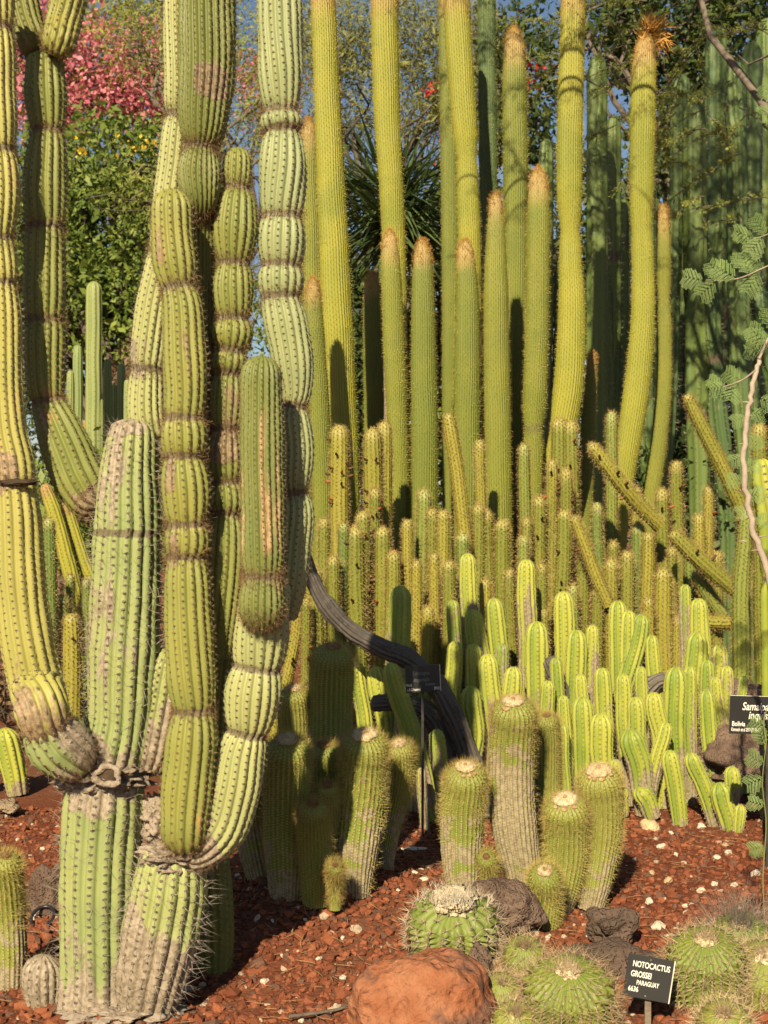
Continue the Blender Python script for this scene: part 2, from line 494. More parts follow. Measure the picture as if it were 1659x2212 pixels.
def scatter_stones(n, area, sizes, base, rng, squash=.7, rough=.22, thin_far=True):
    """one joined field of stones"""
    (x0, x1), (y0, y1) = area
    bv, bf = base
    y = rng.uniform(y0, y1, n)
    half = .305 * y + .15
    x = rng.uniform(-1, 1, n) * half
    keep = rng.uniform(0, 1, n) < half / (.305 * y1 + .15)
    x, y = x[keep], y[keep]; n = len(x)
    s = np.exp(rng.normal(np.log(sizes[0]), sizes[1], n))
    sc = s[:, None] * rng.uniform(.65, 1.25, (n, 3)); sc[:, 2] *= squash
    q = bv[None] * (1 + rng.normal(0, rough, (n, len(bv), 1)))
    q = q * sc[:, None]
    a = rng.uniform(0, 6.28, n); ca, sa = np.cos(a)[:, None], np.sin(a)[:, None]
    b = rng.normal(0, .35, n); cb, sb = np.cos(b)[:, None], np.sin(b)[:, None]
    qx, qz = q[..., 0] * cb - q[..., 2] * sb, q[..., 0] * sb + q[..., 2] * cb
    vx, vy = qx * ca - q[..., 1] * sa, qx * sa + q[..., 1] * ca
    z = gz(x, y) + s * .18
    v = np.stack([vx + x[:, None], vy + y[:, None], qz + z[:, None]], -1).reshape(-1, 3)
    f = (bf[None] + (np.arange(n) * len(bv))[:, None, None]).reshape(-1, 3)
    hue = np.repeat(rng.uniform(0, 1, (n, 3)), len(bv), 0)
    return v, f, hue

def gravel():
    rng = np.random.default_rng(3)
    m = NT('red lava gravel')
    h = m.attr('hue')
    col = m.mix(h[0], (.13, .042, .021), (.28, .098, .047))
    col = m.mix(m.step(h[1], .78, .88), col, (.125, .07, .048))
    col = m.mix(m.step(h[2], .972, .98), col, (.42, .33, .23))
    n = m.noise(160, 4); col = m.mix(m.math('MULTIPLY', m.step(n, .4, .7), .4), col, (.14, .04, .02))
    m.color(col); m.b.inputs['Roughness'].default_value = .95; m.b.inputs['Specular IOR Level'].default_value = .08
    m.bump(n, .7, .004)
    v1, f1, h1 = scatter_stones(11500, ((0, 0), (3.6, 4.9)), (.0105, .38), ICO1, rng, rough=.2)
    v2, f2, h2 = scatter_stones(11500, ((0, 0), (4.8, 6.7)), (.0098, .36), ICO1, rng)
    v3, f3, h3 = scatter_stones(2500, ((0, 0), (3.6, 5.0)), (.005, .3), ICO1, rng)
    v, f = join([(v1, f1), (v2, f2), (v3, f3)])
    o = put('lava_gravel', v, f, m.m, smooth=False, attrs={'hue': np.concatenate([h1, h2, h3])}, kind='stuff')
    setp(o, 'crushed red lava gravel covering the garden bed', 'gravel')
    # dry straw and needles on it
    rng = np.random.default_rng(5); parts = []
    for i in range(1000):
        y = rng.uniform(3.6, 6.6); x = rng.uniform(-.36 * y, .36 * y)
        if rng.uniform() < .6: x = rng.uniform(-.1, .32) * y
        L = rng.uniform(.02, .075); a = rng.uniform(0, 3.14)
        t = np.linspace(-.5, .5, 4)
        cx = x + L * t * math.cos(a) - L * .35 * (t ** 2) * math.sin(a) * rng.normal(); cy = y + L * t * math.sin(a)
        p = np.stack([cx, cy, gz(cx, cy) + .013 + rng.uniform(0, .01)], 1)
        parts.append(tube(p, [.0008, .0012, .0012, .0006], 3))
    v, f = join(parts)
    o = put('dry_needles', v, f, plain('straw', (.42, .28, .14), (.26, .15, .07), 40), kind='stuff')
    setp(o, 'dry straw coloured needles strewn over the red gravel', 'plant litter')
gravel()

# ================================================================== THE GIANT JOINTED CACTUS
GD = 4.0
giant = root('giant_jointed_cactus', P(255, 2166, GD), 'huge branching grey green cactus with bulging jointed arms and two thick spiny base columns', 'cactus')

def add_stem(parent, st, mat, name='stem', sp=None, label=None):
    v, f, at = st.mesh()
    o = put(name, v, f, mat, parent, attrs=at, label=label)
    if sp:
        vv, ff = join(sp[0]) if isinstance(sp[0], list) else sp[0]
        if len(ff):
            s = put('spines', vv, ff, sp[1], o, smooth=False, kind='stuff')
    return o

def giant_stem(rows, d, mat, n, name='arm', cons=(), areole=.022, fuzz=15, flen=.0135, fmat='sp_brown', longs=0, llen=.05, seed=0, depth=.16, butt=0.0, tip=1.0, cork=None, label=None, bump=.05, jfuzz=True, sharp=2.0, patches=()):
    ks = keys_px(rows, d)
    cz = [(hz(y, d), p) for y, p in cons]
    st = Stem(ks, n=n, depth=depth, step=.0112, spr=6, areole=areole, cons=cz, butt=butt, tip=tip, cork=cork, seed=seed, bump=bump, wob=.026, sharp=sharp, patches=[(a, b, hz(y0, d), hz(y1, d), m_) for a, b, y0, y1, m_ in patches])
    pos, nr, ss = st.areoles()
    rng = np.random.default_rng(seed + 500)
    parts = [spikes(pos, nr, fuzz, flen, .0008, .8, rng)]
    if longs:
        sel = rng.uniform(0, 1, len(pos)) < .8
        parts.append(spikes(pos[sel], nr[sel], longs, llen, .0016, .65, rng, crossed=True, lmin=.3))
    o = add_stem(giant, st, M[mat], name, (parts, M[fmat]), label)
    # rusty bristles crowding the joints and a rounded foot
    if jfuzz and len(cons):
        jp = np.interp(ss, st.s, st.jt)
        sel = jp > .02
        if sel.any():
            k = spikes(pos[sel], nr[sel], 22, .017, .0010, .9, rng, jitter=.006)
            put('joint_bristles', *k, M['sp_dark'], o, smooth=False, kind='stuff')
    if butt:
        p2, n2, s2 = st.areoles(0, .07)
        k = spikes(p2, n2, 26, .015, .0010, .8, rng, jitter=.006)
        put('bristles', *k, M['sp_dark'], o, smooth=False, kind='stuff')
    return o, st

# two base columns and the main trunk
giant_stem([(205, 2180, 84), (210, 2080, 82), (216, 1900, 86), (222, 1760, 90), (228, 1695, 84), (238, 1640, 74), (258, 1560, 72), (266, 1450, 76), (270, 1300, 76), (274, 1150, 72), (279, 1020, 64), (286, 945, 54), (289, 905, 43)],
           GD, 'giant_trunk', 17, 'trunk', cons=[(1668, .93), (1152, .98)], areole=.024, fuzz=5, flen=.012, longs=2, llen=.058, fmat='sp_grey', seed=1, cork=.14, patches=[(168, 14, 980, 1620, .85), (122, 18, 1080, 1500, .55), (185, 75, 1600, 1730, 1.2), (140, 18, 1780, 2050, .5), (180, 60, 905, 935, 1.4)], depth=.15, tip=.45, jfuzz=False, sharp=2.6, bump=.03)
giant_stem([(318, 2172, 66, .02), (330, 2100, 78), (350, 2000, 86), (366, 1920, 82), (374, 1868, 74), (384, 1830, 62)],
           GD - .06, 'giant_trunk', 18, 'base_column', areole=.022, fuzz=5, flen=.012, longs=3, llen=.062, fmat='sp_grey', seed=2, cork=.22, depth=.15, tip=.5, sharp=2.4, bump=.03)
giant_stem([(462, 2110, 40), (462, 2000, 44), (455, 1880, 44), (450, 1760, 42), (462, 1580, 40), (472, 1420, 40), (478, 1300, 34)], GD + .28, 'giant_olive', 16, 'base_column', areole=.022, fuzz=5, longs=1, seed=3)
# far left yellow arm
giant_stem([(112, 1590, 44, -.05), (98, 1560, 55, -.07), (90, 1530, 59, -.08), (78, 1480, 58), (62, 1400, 58), (42, 1250, 56), (32, 1100, 55), (27, 1045, 54), (24, 995, 49), (14, 930, 43), (10, 850, 41), (6, 700, 41), (1, 610, 40), (-6, 515, 40), (0, 420, 43), (-2, 330, 43), (-8, 200, 42), (-8, 60, 42), (-12, -60, 42)],
           GD - .12, 'giant_yellow', 15, 'arm', cons=[(1045, .93), (612, .92), (516, .92), (325, .86), (62, .86)], areole=.0215, seed=4, fmat='sp_grey', cork=.03, butt=.5, fuzz=9, flen=.013, patches=[(195, 70, 1380, 1560, .6), (170, 60, 985, 1060, .9)])
giant_stem([(196, 1662, 34), (160, 1636, 60, -.02), (124, 1604, 70, -.05), (102, 1570, 62, -.07), (92, 1545, 46, -.08)], GD - .10, 'giant_trunk', 16, 'arm', seed=24, cork=.02, butt=.7, fuzz=8, flen=.012, longs=1, llen=.03, fmat='sp_grey', patches=[(235, 40, 1545, 1650, 1.2)])
# second arm, half in shade, forked at the top
giant_stem([(225, 1095, 40, -.02), (196, 1075, 53), (170, 1035, 57), (146, 975, 54), (122, 915, 47), (104, 868, 42), (97, 780, 44), (97, 700, 46), (96, 600, 46), (97, 495, 45), (97, 400, 48), (102, 290, 43), (98, 200, 45), (97, 112, 40)],
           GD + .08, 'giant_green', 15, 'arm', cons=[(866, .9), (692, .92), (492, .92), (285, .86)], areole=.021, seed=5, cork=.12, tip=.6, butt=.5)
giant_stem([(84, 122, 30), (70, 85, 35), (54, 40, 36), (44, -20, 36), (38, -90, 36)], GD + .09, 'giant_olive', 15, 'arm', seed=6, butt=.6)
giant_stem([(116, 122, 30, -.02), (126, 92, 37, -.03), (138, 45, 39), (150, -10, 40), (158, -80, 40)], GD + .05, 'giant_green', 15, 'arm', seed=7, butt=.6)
# central front arm
giant_stem([(398, 1832, 40, .03), (398, 1800, 50), (402, 1720, 57), (412, 1610, 55), (416, 1535, 51), (411, 1450, 53), (406, 1300, 51), (403, 1200, 49), (405, 1168, 50), (403, 1132, 49), (401, 1055, 53), (397, 985, 51), (398, 940, 51), (397, 900, 50), (401, 850, 47), (398, 750, 47), (393, 660, 46), (384, 620, 45), (377, 570, 48), (372, 500, 45), (372, 440, 44), (373, 408, 42)],
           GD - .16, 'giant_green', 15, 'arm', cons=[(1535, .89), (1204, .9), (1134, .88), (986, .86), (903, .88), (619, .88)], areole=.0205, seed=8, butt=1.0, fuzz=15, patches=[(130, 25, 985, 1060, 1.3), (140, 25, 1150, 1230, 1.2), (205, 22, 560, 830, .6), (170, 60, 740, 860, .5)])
# right lower arm leaving the second base column
giant_stem([(392, 1842, 40, -.02), (432, 1832, 50), (478, 1788, 58), (508, 1700, 57), (522, 1625, 55), (534, 1580, 56), (546, 1500, 63), (556, 1440, 61), (564, 1375, 60), (572, 1300, 56), (590, 1230, 46)],
           GD - .10, 'giant_blue', 17, 'arm', cons=[(1582, .84), (1442, .9)], areole=.021, seed=9, fmat='sp_grey', fuzz=7, flen=.012, butt=.4, jfuzz=False, cork=.10)
# brown front finger
giant_stem([(566, 1366, 44), (566, 1300, 50), (567, 1243, 48), (568, 1150, 48), (567, 1000, 47), (565, 880, 46), (564, 815, 45), (566, 768, 42)],
           GD - .19, 'giant_finger', 20, 'arm', cons=[(1245, .9)], areole=.017, seed=10, butt=1.0, fuzz=12, flen=.011, patches=[(208, 34, 885, 1215, .95), (215, 26, 1250, 1320, .8)])
# right tall arm, many bulges
giant_stem([(612, 1330, 30, .02), (624, 1270, 38), (634, 1180, 40), (642, 1095, 38), (636, 1060, 37), (640, 970, 40), (634, 885, 38), (640, 850, 36), (633, 780, 45), (617, 700, 49), (606, 645, 47), (607, 605, 50), (608, 572, 50), (608, 520, 54), (609, 468, 52), (611, 370, 51), (609, 284, 48), (607, 262, 46), (606, 240, 46), (606, 150, 49), (605, 40, 49), (602, -60, 50)],
           GD + .02, 'giant_blue', 16, 'arm', cons=[(1066, .85), (876, .8), (640, .92), (573, .88), (469, .88), (283, .86), (242, .84)], areole=.021, seed=11, fmat='sp_brown', fuzz=6, depth=.14)
# middle arm of many short bulges behind
giant_stem([(470, 1420, 36), (478, 1300, 44), (486, 1200, 46), (489, 1110, 43), (490, 1075, 40), (488, 1042, 39), (487, 985, 41), (490, 930, 38), (492, 870, 39), (494, 806, 39), (496, 780, 40), (498, 755, 40), (502, 720, 45), (503, 688, 44), (503, 630, 46), (506, 571, 45), (508, 500, 49), (510, 425, 46), (512, 405, 36), (513, 360, 34), (513, 318, 30)],
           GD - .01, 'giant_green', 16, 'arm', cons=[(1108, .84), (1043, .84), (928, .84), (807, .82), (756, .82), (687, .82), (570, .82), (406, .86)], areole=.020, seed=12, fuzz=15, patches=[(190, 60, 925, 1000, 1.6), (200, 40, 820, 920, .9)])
# left arm behind the central one
giant_stem([(330, 960, 36), (318, 900, 43), (318, 830, 42), (326, 740, 42), (336, 660, 42), (350, 590, 42), (364, 520, 42), (374, 420, 42), (384, 340, 42), (388, 260, 40), (394, 180, 40), (392, 80, 40), (395, -60, 40)],
           GD + .04, 'giant_blue', 17, 'arm', cons=[(800, .92), (548, .92), (252, .84)], areole=.021, seed=13, fmat='sp_grey', fuzz=9, butt=.6, patches=[(180, 60, 730, 830, 1.1)])
# big top arm with the pale scar
giant_stem([(430, 1180, 34, .10), (430, 800, 34, .1), (432, 560, 34, .08), (434, 470, 36, .05), (434, 436, 42), (431, 375, 49), (434, 322, 46), (437, 296, 52), (440, 240, 58), (446, 160, 61), (447, 60, 63), (446, -80, 63)],
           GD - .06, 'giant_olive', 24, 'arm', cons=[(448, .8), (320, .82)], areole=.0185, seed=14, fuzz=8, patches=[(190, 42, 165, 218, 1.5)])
# short stem tucked behind the trunk
giant_stem([(314, 1672, 34), (330, 1630, 48), (344, 1560, 50), (356, 1480, 48), (366, 1400, 44)], GD + .02, 'giant_trunk', 16, 'arm', areole=.022, seed=15, butt=.6, cork=.18, fmat='sp_brown')

def lump(center, rad, amp, freq, seed, sub=4, flat=None, rot=0.0):
    bm = bmesh.new(); bmesh.ops.create_icosphere(bm, subdivisions=sub, radius=1)
    v = np.array([q.co for q in bm.verts]); f = np.array([[q.index for q in p.verts] for p in bm.faces]); bm.free()
    o = Vector((seed * 3.1, seed * 1.7, seed * .9))
    d = np.array([mnoise.fractal(Vector(q) * freq + o, 1.0, 2.0, 4) for q in v])
    v = v * (1 + amp * d)[:, None]
    if flat is not None:
        v[:, 2] = np.maximum(v[:, 2], flat)
    v = v * np.asarray(rad)
    c, s = math.cos(rot), math.sin(rot)
    v = np.stack([v[:, 0] * c - v[:, 1] * s, v[:, 0] * s + v[:, 1] * c, v[:, 2]], 1)
    return v + np.asarray(center), f

def ring(center, nrm, R, r, seed, n=20, mseg=8):
    nrm = np.asarray(nrm, float); nrm /= np.linalg.norm(nrm)
    a = np.cross(nrm, [0, 0, 1.]); a /= np.linalg.norm(a); b = np.cross(nrm, a)
    rng = np.random.default_rng(seed)
    th = np.arange(n + 1) * 2 * np.pi / n
    w = 1 + .12 * np.sin(th * 3 + seed) + .08 * np.sin(th * 5 + 2 * seed)
    p = center + (R * w)[:, None] * (np.cos(th)[:, None] * a + .75 * np.sin(th)[:, None] * b)
    return tube(p, r * (1 + .2 * np.sin(th * 4)), mseg)

# woody knots where arms were lost
for (x, y, rx, rz, d, sd) in ((226, 1672, 90, 38, GD, 1), (382, 1842, 76, 30, GD - .05, 2), (340, 1770, 40, 48, GD + .02, 3), (260, 2168, 125, 26, GD, 4), (190, 1640, 36, 40, GD, 7)):
    k = d / F
    put('woody_knot', *lump(P(x, y, d), (rx * k, rx * k * .98, rz * k), .5, 3.4, sd, 5), M['callus'], giant)
for (x, y, R, d) in ((232, 1676, 26, GD - .140), (398, 1840, 18, GD - .158)):
    c = P(x, y, d)
    sc_ = put('branch_scar', *ring(c, (0, -1, .15), R * d / F, .010, int(R)), M['callus'], giant)
    put('hollow', *lump(c + np.array([0, .012, 0]), (R * d / F, .012, R * .75 * d / F), .2, 2, 5, 3), M['cavity'], sc_)
# crack line on the yellow arm
put('healed_scar', *lump(P(40, 1042, GD - .12 - .068), (.050, .016, .009), .6, 4, 11, 3), M['cavity'], giant)
# low corky stub at the foot
giant_stem([(96, 2180, 34), (92, 2130, 46), (92, 2085, 42), (94, 2062, 34)], GD - .0, 'giant_trunk', 15, 'basal_stub', cork=.4, seed=16, fuzz=4, longs=1)

# ================================================================== TALL GOLDEN COLUMNS
def column(rows, d, mat, label, n=30, cons=(), tipfuzz=True, sp='sp_gold', seed=0, group='tall golden column cacti behind the bed', cork=None, fuzz=2, flen=.022, name='column_cactus', areole=.034):
    yb = YG(d) + 14
    x0, y0, h0 = rows[0][:3]
    if y0 < yb - 5:                                  # carry the foot down to the ground
        x1, y1 = rows[min(1, len(rows) - 1)][:2]
        sl = (x0 - x1) / max(1, (y0 - y1)) * .5
        rows = [(x0 + sl * (yb - y0), yb, h0 * .92)] + list(rows)
    ks = keys_px(rows, d)
    r0 = root(name, [ks[0][0], ks[0][1], gz(ks[0][0], ks[0][1])], label, 'cactus', group)
    st = Stem(ks, n=n, depth=.17, step=.14, spr=3, areole=areole, bump=.02, cons=[(hz(y, d), p) for y, p in cons], tip=2.4 if tipfuzz else 1.5, seed=seed + 40, wob=.02, cork=cork)
    rng = np.random.default_rng(seed + 900)
    pos, nr, ss = st.areoles(max(0, st.L - 6), back=.45)
    fz = [spikes(pos, nr, fuzz, flen, .0022, .7, rng)]
    o = add_stem(r0, st, M[mat], 'stem', (fz, M[sp]))
    if tipfuzz:
        pos, nr, ss = st.areoles(st.L - .26, back=.7)
        w = np.clip((ss - (st.L - .26)) / .26, 0, 1)
        sel = rng.uniform(0, 1, len(pos)) < w ** 1.8
        k = spikes(pos[sel], nr[sel] + np.array([0, 0, .5]), 8, .026, .0022, .5, rng, jitter=.006)
        put('tip_bristles', *k, M['sp_orange'], r0, smooth=False, kind='stuff')
    return r0, st

D1 = 8.8
cols = [
 ([(748, 1180, 30), (744, 1000, 31), (736, 850, 33), (728, 680, 34), (716, 420, 31), (704, 150, 28), (696, -60, 27)], 9.0, 'gold', 'tall yellow column cactus beside the jointed giant cactus, running out of view above', ()),
 ([(690, 1150, 32), (684, 900, 32), (676, 700, 30), (670, 480, 26), (667, 330, 21), (666, 255, 14)], 9.5, 'gold_green', 'tall green column with orange tip behind the yellow column by the jointed giant', ()),
 ([(700, 1180, 26), (694, 1000, 25), (685, 830, 24), (678, 680, 20), (676, 600, 13)], 8.4, 'gold_green', 'short green column with orange tip in front of its taller orange-tipped twin', ()),
 ([(868, 1150, 26), (862, 1000, 25), (856, 700, 24), (852, 560, 25), (845, 400, 26), (836, 250, 29), (832, 100, 30), (830, -60, 30)], 9.3, 'gold', 'bright yellow bowed column cactus in front of the spiky yucca', ()),
 ([(864, 1150, 22), (860, 950, 22), (852, 760, 24), (846, 620, 23), (843, 550, 20), (842, 497, 13)], 8.7, 'gold_green', 'yellow green column with blunt tip standing against the bright bowed column', ()),
 ([(806, 1150, 20), (808, 900, 22), (806, 720, 22), (805, 650, 20), (804, 586, 14)], 10.2, 'gold_green', 'low greyish woolly column with a rounded top behind the yellow columns', ()),
 ([(916, 1150, 30), (917, 950, 29), (915, 780, 28), (914, 660, 26), (913, 570, 22), (912, 516, 12)], 8.6, 'gold_green', 'straight green column with pale yellow cone tip right of the bowed column', ()),
 ([(1012, 1000, 25), (1015, 700, 25), (1014, 520, 25), (1010, 400, 24), (1008, 335, 26), (1000, 220, 28), (991, 100, 29), (984, -60, 30)], 9.3, 'gold', 'tall yellow column kinked at a scarred joint', ((336, .82),)),
 ([(975, 1000, 20), (974, 600, 20), (970, 300, 19), (964, -60, 19)], 9.9, 'gold_green', 'thin green column hidden behind the kinked yellow column', ()),
 ([(1010, 1150, 30), (1009, 950, 29), (1009, 800, 29), (1010, 660, 26), (1007, 575, 22), (1004, 515, 14)], 8.7, 'gold_green', 'dull green column with brown tip in front of the kinked yellow column', ()),
 ([(1077, 1180, 30), (1076, 1000, 29), (1073, 800, 28), (1071, 620, 27), (1071, 500, 20), (1070, 414, 11)], 8.6, 'gold_green', 'straight green column with an orange brown pointed tip', ()),
 ([(1056, 900, 20), (1055, 500, 20), (1053, 200, 20), (1050, -60, 20)], 10.0, 'deep', 'dark shaded column between the kinked column and its green neighbour', ()),  # stands in shade; the shade is put into its darker skin
 ([(1116, 1000, 26), (1114, 500, 27), (1112, 200, 27), (1111, 100, 24), (1110, 58, 15)], 9.5, 'gold_green', 'tall green column with rusty pointed tip in tree shade', ()),
 ([(1150, 1180, 20), (1151, 1000, 21), (1152, 930, 23), (1155, 860, 26), (1160, 700, 26), (1163, 500, 25), (1163, 420, 23), (1162, 362, 14)], 8.8, 'gold_green', 'olive column with a rounded brown tip, pinched near its foot', ((931, .88),)),
 ([(1180, 1110, 22), (1194, 1020, 26), (1212, 940, 30), (1226, 850, 33), (1235, 700, 31), (1232, 560, 24), (1231, 490, 24), (1230, 400, 28), (1233, 200, 28), (1237, 60, 27), (1238, -60, 27)], 9.0, 'gold', 'tall yellow column curving out at the foot with a grey collar joint', ((492, .84),)),
 ([(1338, 1090, 24), (1348, 1020, 25), (1360, 940, 27), (1378, 820, 28), (1389, 680, 26), (1388, 560, 24), (1386, 506, 24), (1386, 400, 26), (1388, 250, 28), (1391, 150, 27), (1395, 100, 22), (1398, 70, 16)], 9.0, 'gold', 'tall yellow curved column topped by a dried brown flower tuft', ((507, .84),)),
 ([(1404, 1090, 18), (1420, 980, 18), (1433, 850, 17), (1435, 700, 15), (1434, 652, 14), (1434, 560, 15), (1433, 490, 13), (1432, 440, 8)], 9.4, 'gold_green', 'slim green column with a brown tip beside the column with the dried tuft', ((652, .86),)),
 ([(1262, 1100, 17), (1268, 950, 16), (1276, 820, 12), (1280, 760, 8)], 9.7, 'gold_green', 'slim tapering olive column behind the foot of the collared column', ()),
]
for i, (rows, d, mat, lab, cons) in enumerate(cols):
    r0, st = column(rows, d, mat, lab, cons=cons, seed=i, tipfuzz=rows[-1][1] > 0, n=34)
    if 'dried brown flower tuft' in lab:
        rng = np.random.default_rng(77); tip = st.c[-1]
        pp = tip + rng.normal(0, .025, (60, 3)) + np.array([.01, 0, .0])
        k1 = spikes(pp, np.tile([.55, -.2, .55], (60, 1)), 5, .13, .012, .55, rng)
        pp2 = tip + rng.normal(0, .022, (30, 3)) + np.array([.09, -.02, -.06])
        k2 = spikes(pp2, np.tile([.3, -.2, -.8], (30, 1)), 4, .10, .011, .5, rng)
        put('dried_flower_tuft', *join([k1, k2]), M['sp_orange'], r0, smooth=False)

# ================================================================== DEEP GREEN COLUMNS FARTHER BACK
back = [(1290, 120, 24, 0), (1325, 250, 20, 4), (1470, 160, 24, -6), (1500, 215, 26, -4), (1548, 60, 26, 8), (1590, 130, 24, -10), (1625, 90, 25, 6), (1655, 40, 24, -4), (1528, 560, 24, -14), (1565, 300, 22, 10), (1180, 300, 18, 4), (1395, 180, 22, -3), (1345, 430, 20, 6), (1455, 420, 20, 8), (1610, 420, 22, -22), (1212, 560, 16, 3), (1310, 560, 20, -8), (1690, 200, 25, 0), (1640, 620, 22, -30), (1575, 700, 20, -34)]
BH = [EYE - (y - CY) * (11.2 + (i * 7 % 5) * .45) / F for i, (x, y, hw, lean) in enumerate(back)]
ORDB = ['tallest', 'second tallest', 'third tallest', 'fourth tallest', 'fifth tallest', 'sixth tallest', 'seventh tallest', 'eighth tallest', 'ninth tallest', 'tenth tallest', 'eleventh tallest', 'twelfth tallest', 'thirteenth tallest', 'fourteenth tallest', 'fifteenth tallest', 'sixteenth tallest']
def bgroup(x, lean):
    if abs(lean) >= 12: return 'leaning deep green column beyond the slim brown-tipped column'
    if x < 1250: return 'deep green column behind the pinched olive column'
    if x < 1350: return 'deep green column between the collared and the tufted yellow columns'
    if x < 1480: return 'deep green column behind the tufted yellow column'
    return 'upright deep green column in the thorn tree shade'
BG_ = [bgroup(b[0], b[3]) for b in back]
for i, (x, y, hw, lean) in enumerate(back):
    peers = sorted([h for h, g in zip(BH, BG_) if g == BG_[i]], reverse=True)
    blab = ORDB[peers.index(BH[i])] + ' ' + BG_[i]
    d = 11.2 + (i * 7 % 5) * .45
    rows = [(x - lean * 3.0, 1080, hw * .92), (x - lean * 1.2, 850, hw), (x - lean * .4, (y + 800) / 2, hw), (x, y + 40, hw * .95), (x + 1, y, hw * .7)]
    yb = YG(d) + 10
    rows = [(x - lean * 3.6, yb, hw * .9)] + rows
    ks = keys_px(rows, d)
    r0 = root('green_column_cactus', [ks[0][0], d, 0], blab, 'cactus', 'deep green columns at the back')
    rng = np.random.default_rng(i + 60)
    cz = [(hz(yy, d), .93) for yy in rng.uniform(y + 100, 900, 2)]
    st = Stem(ks, n=6 + i % 3, depth=.30, step=.1, spr=4, areole=.06, bump=.03, sharp=1.5, cons=cz, seed=i + 300, tip=1.2, wob=.03)
    pos, nr, ss = st.areoles(back=.4)
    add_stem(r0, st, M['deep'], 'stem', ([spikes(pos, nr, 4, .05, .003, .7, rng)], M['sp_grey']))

# far pale columns left, beyond the giant cactus
far = [(203, 608, 18, 'tall pale ribbed column among the far green fingers', None), (232, 775, 10, None, 0), (262, 785, 10, None, 0), (168, 745, 11, None, 0), (283, 860, 9, None, 0), (152, 800, 9, None, 0), (246, 830, 9, None, 0), (190, 905, 13, 'short yellow column in front of the tall pale far column', None), (215, 860, 10, None, 0), (275, 820, 8, None, 0)]
for i, (x, y, hw, lab, g) in enumerate(far):
    d = 13.5 + (i % 4) * .3
    ks = keys_px([(x - 4, YG(d) + 8, hw), (x - 3, 1100, hw), (x, (y + 1000) / 2, hw * 1.02), (x, y + 18, hw), (x, y, hw * .75)], d)
    r0 = root('far_column_cactus', [ks[0][0], d, 0], lab or (ORDB[sorted([f_[1] + .01 * f_[0] for f_ in far if not f_[3]]).index(y + .01 * x)] + ' thin green finger cactus beyond the jointed giant cactus'), 'cactus', None if lab else 'thin far finger cacti')
    st = Stem(ks, n=10, depth=.2, step=.12, spr=4, areole=.05, bump=.02, seed=i + 700, tip=1.0)
    add_stem(r0, st, M['gold'] if i == 7 else M['far'], 'stem')

# ================================================================== BROWN-SPINED TORCH CACTI
def td(top): return float(np.interp(top, [850, 1000, 1100, 1200, 1300, 1400], [8.2, 7.95, 7.75, 7.5, 7.3, 7.1]))
NT_ = [0]
def torch(rows, d, label, group, mat='torch', ground=True, flowers=0, seed=None):
    i = NT_[0]; NT_[0] += 1
    ks = keys_px(rows, d)
    r0 = root('torch_cactus', [ks[0][0], ks[0][1], max(0.0, ks[0][2])], label, 'cactus', group)
    rng = np.random.default_rng(2000 + i)
    st = Stem(ks, n=14, depth=.14, step=.07, spr=3, areole=.024, bump=.07, seed=1000 + i, tip=1.3, wob=.03)
    pos, nr, ss = st.areoles(max(0, st.L - 1.5), back=.5)
    o = add_stem(r0, st, M[mat], 'stem', ([spikes(pos, nr, 5, .027, .0025, .8, rng, lift=.1)], M['sp_torch']))
    pos2, nr2, ss2 = st.areoles(st.L - .07, back=.8)
    put('tip_bristles', *spikes(pos2, nr2 + np.array([0, 0, .5]), 5, .022, .0018, .5, rng, jitter=.003), M['sp_gold'], r0, smooth=False, kind='stuff')
    for q in range(flowers):
        a, b, c = st.areoles(st.L - .5, st.L - .08, back=-.2)
        j = rng.integers(len(a)); p, n_ = a[j], b[j]
        path = np.array([p, p + n_ * .018, p + n_ * .034 + [0, 0, .008]])
        put('flower_bud', *tube(path, [.006, .009, .005], 7), M['bud_red'] if rng.uniform() < .28 else M['bud_brown'], r0)
    return r0
M['bud_red'] = plain('red buds', (.42, .085, .045), (.30, .10, .05), 60)
M['bud_brown'] = plain('withered buds', (.17, .08, .035), (.10, .05, .03), 60)

up = [(733, 918, 19, 4), (805, 925, 20, 2), (831, 910, 14, 0), (742, 1129, 13, 0), (766, 1138, 17, 2), (784, 1104, 14, 1), (810, 1054, 14, 2), (827, 1138, 15, 1), (880, 1122, 14, 0), (916, 1056, 14, 1), (933, 1099, 14, 0), (958, 1102, 13, 0), (938, 1195, 14, 0), (970, 1211, 15, 0), (1034, 1089, 13, 0), (1052, 1102, 14, 0), (1085, 1122, 17, 0), (1049, 1251, 13, 0), (1132, 958, 13, 0), (1165, 1072, 14, 1), (1138, 1119, 13, 0), (1131, 1158, 13, 1), (1170, 1218, 13, 0), (661, 1291, 12, 1), (642, 1272, 14, 1), (1208, 902, 15, 1), (1233, 908, 15, 1), (1321, 889, 14, 1), (1461, 996, 15, 1), (1192, 993, 15, 2), (1223, 1012, 13, 1), (1219, 1102, 15, 1), (1290, 1085, 13, 0), (1325, 1168, 13, 0), (1320, 1208, 16, 0), (1375, 1052, 12, 0), (1378, 1129, 15, 1), (1430, 1055, 14, 1), (1432, 1228, 16, 0), (1530, 1050, 12, 1), (1452, 1181, 10, 0), (1464, 1334, 13, 0), (1238, 1264, 13, 0), (1174, 1316, 12, 0), (1640, 915, 15, 1), (1036, 950, 11, 0), (700, 1120, 14, 0), (720, 1200, 14, 0), (850, 1190, 14, 0), (900, 1210, 14, 0), (1000, 1150, 13, 0), (1100, 1230, 13, 0), (1260, 1180, 13, 0), (1355, 1190, 14, 0), (1400, 1150, 14, 0), (1490, 1170, 13, 0), (1550, 1190, 13, 0), (1510, 1110, 12, 0), (1290, 1270, 12, 0), (1400, 1290, 13, 0), (683, 1230, 13, 0), (865, 1330, 14, 0), (925, 1310, 15, 0)]
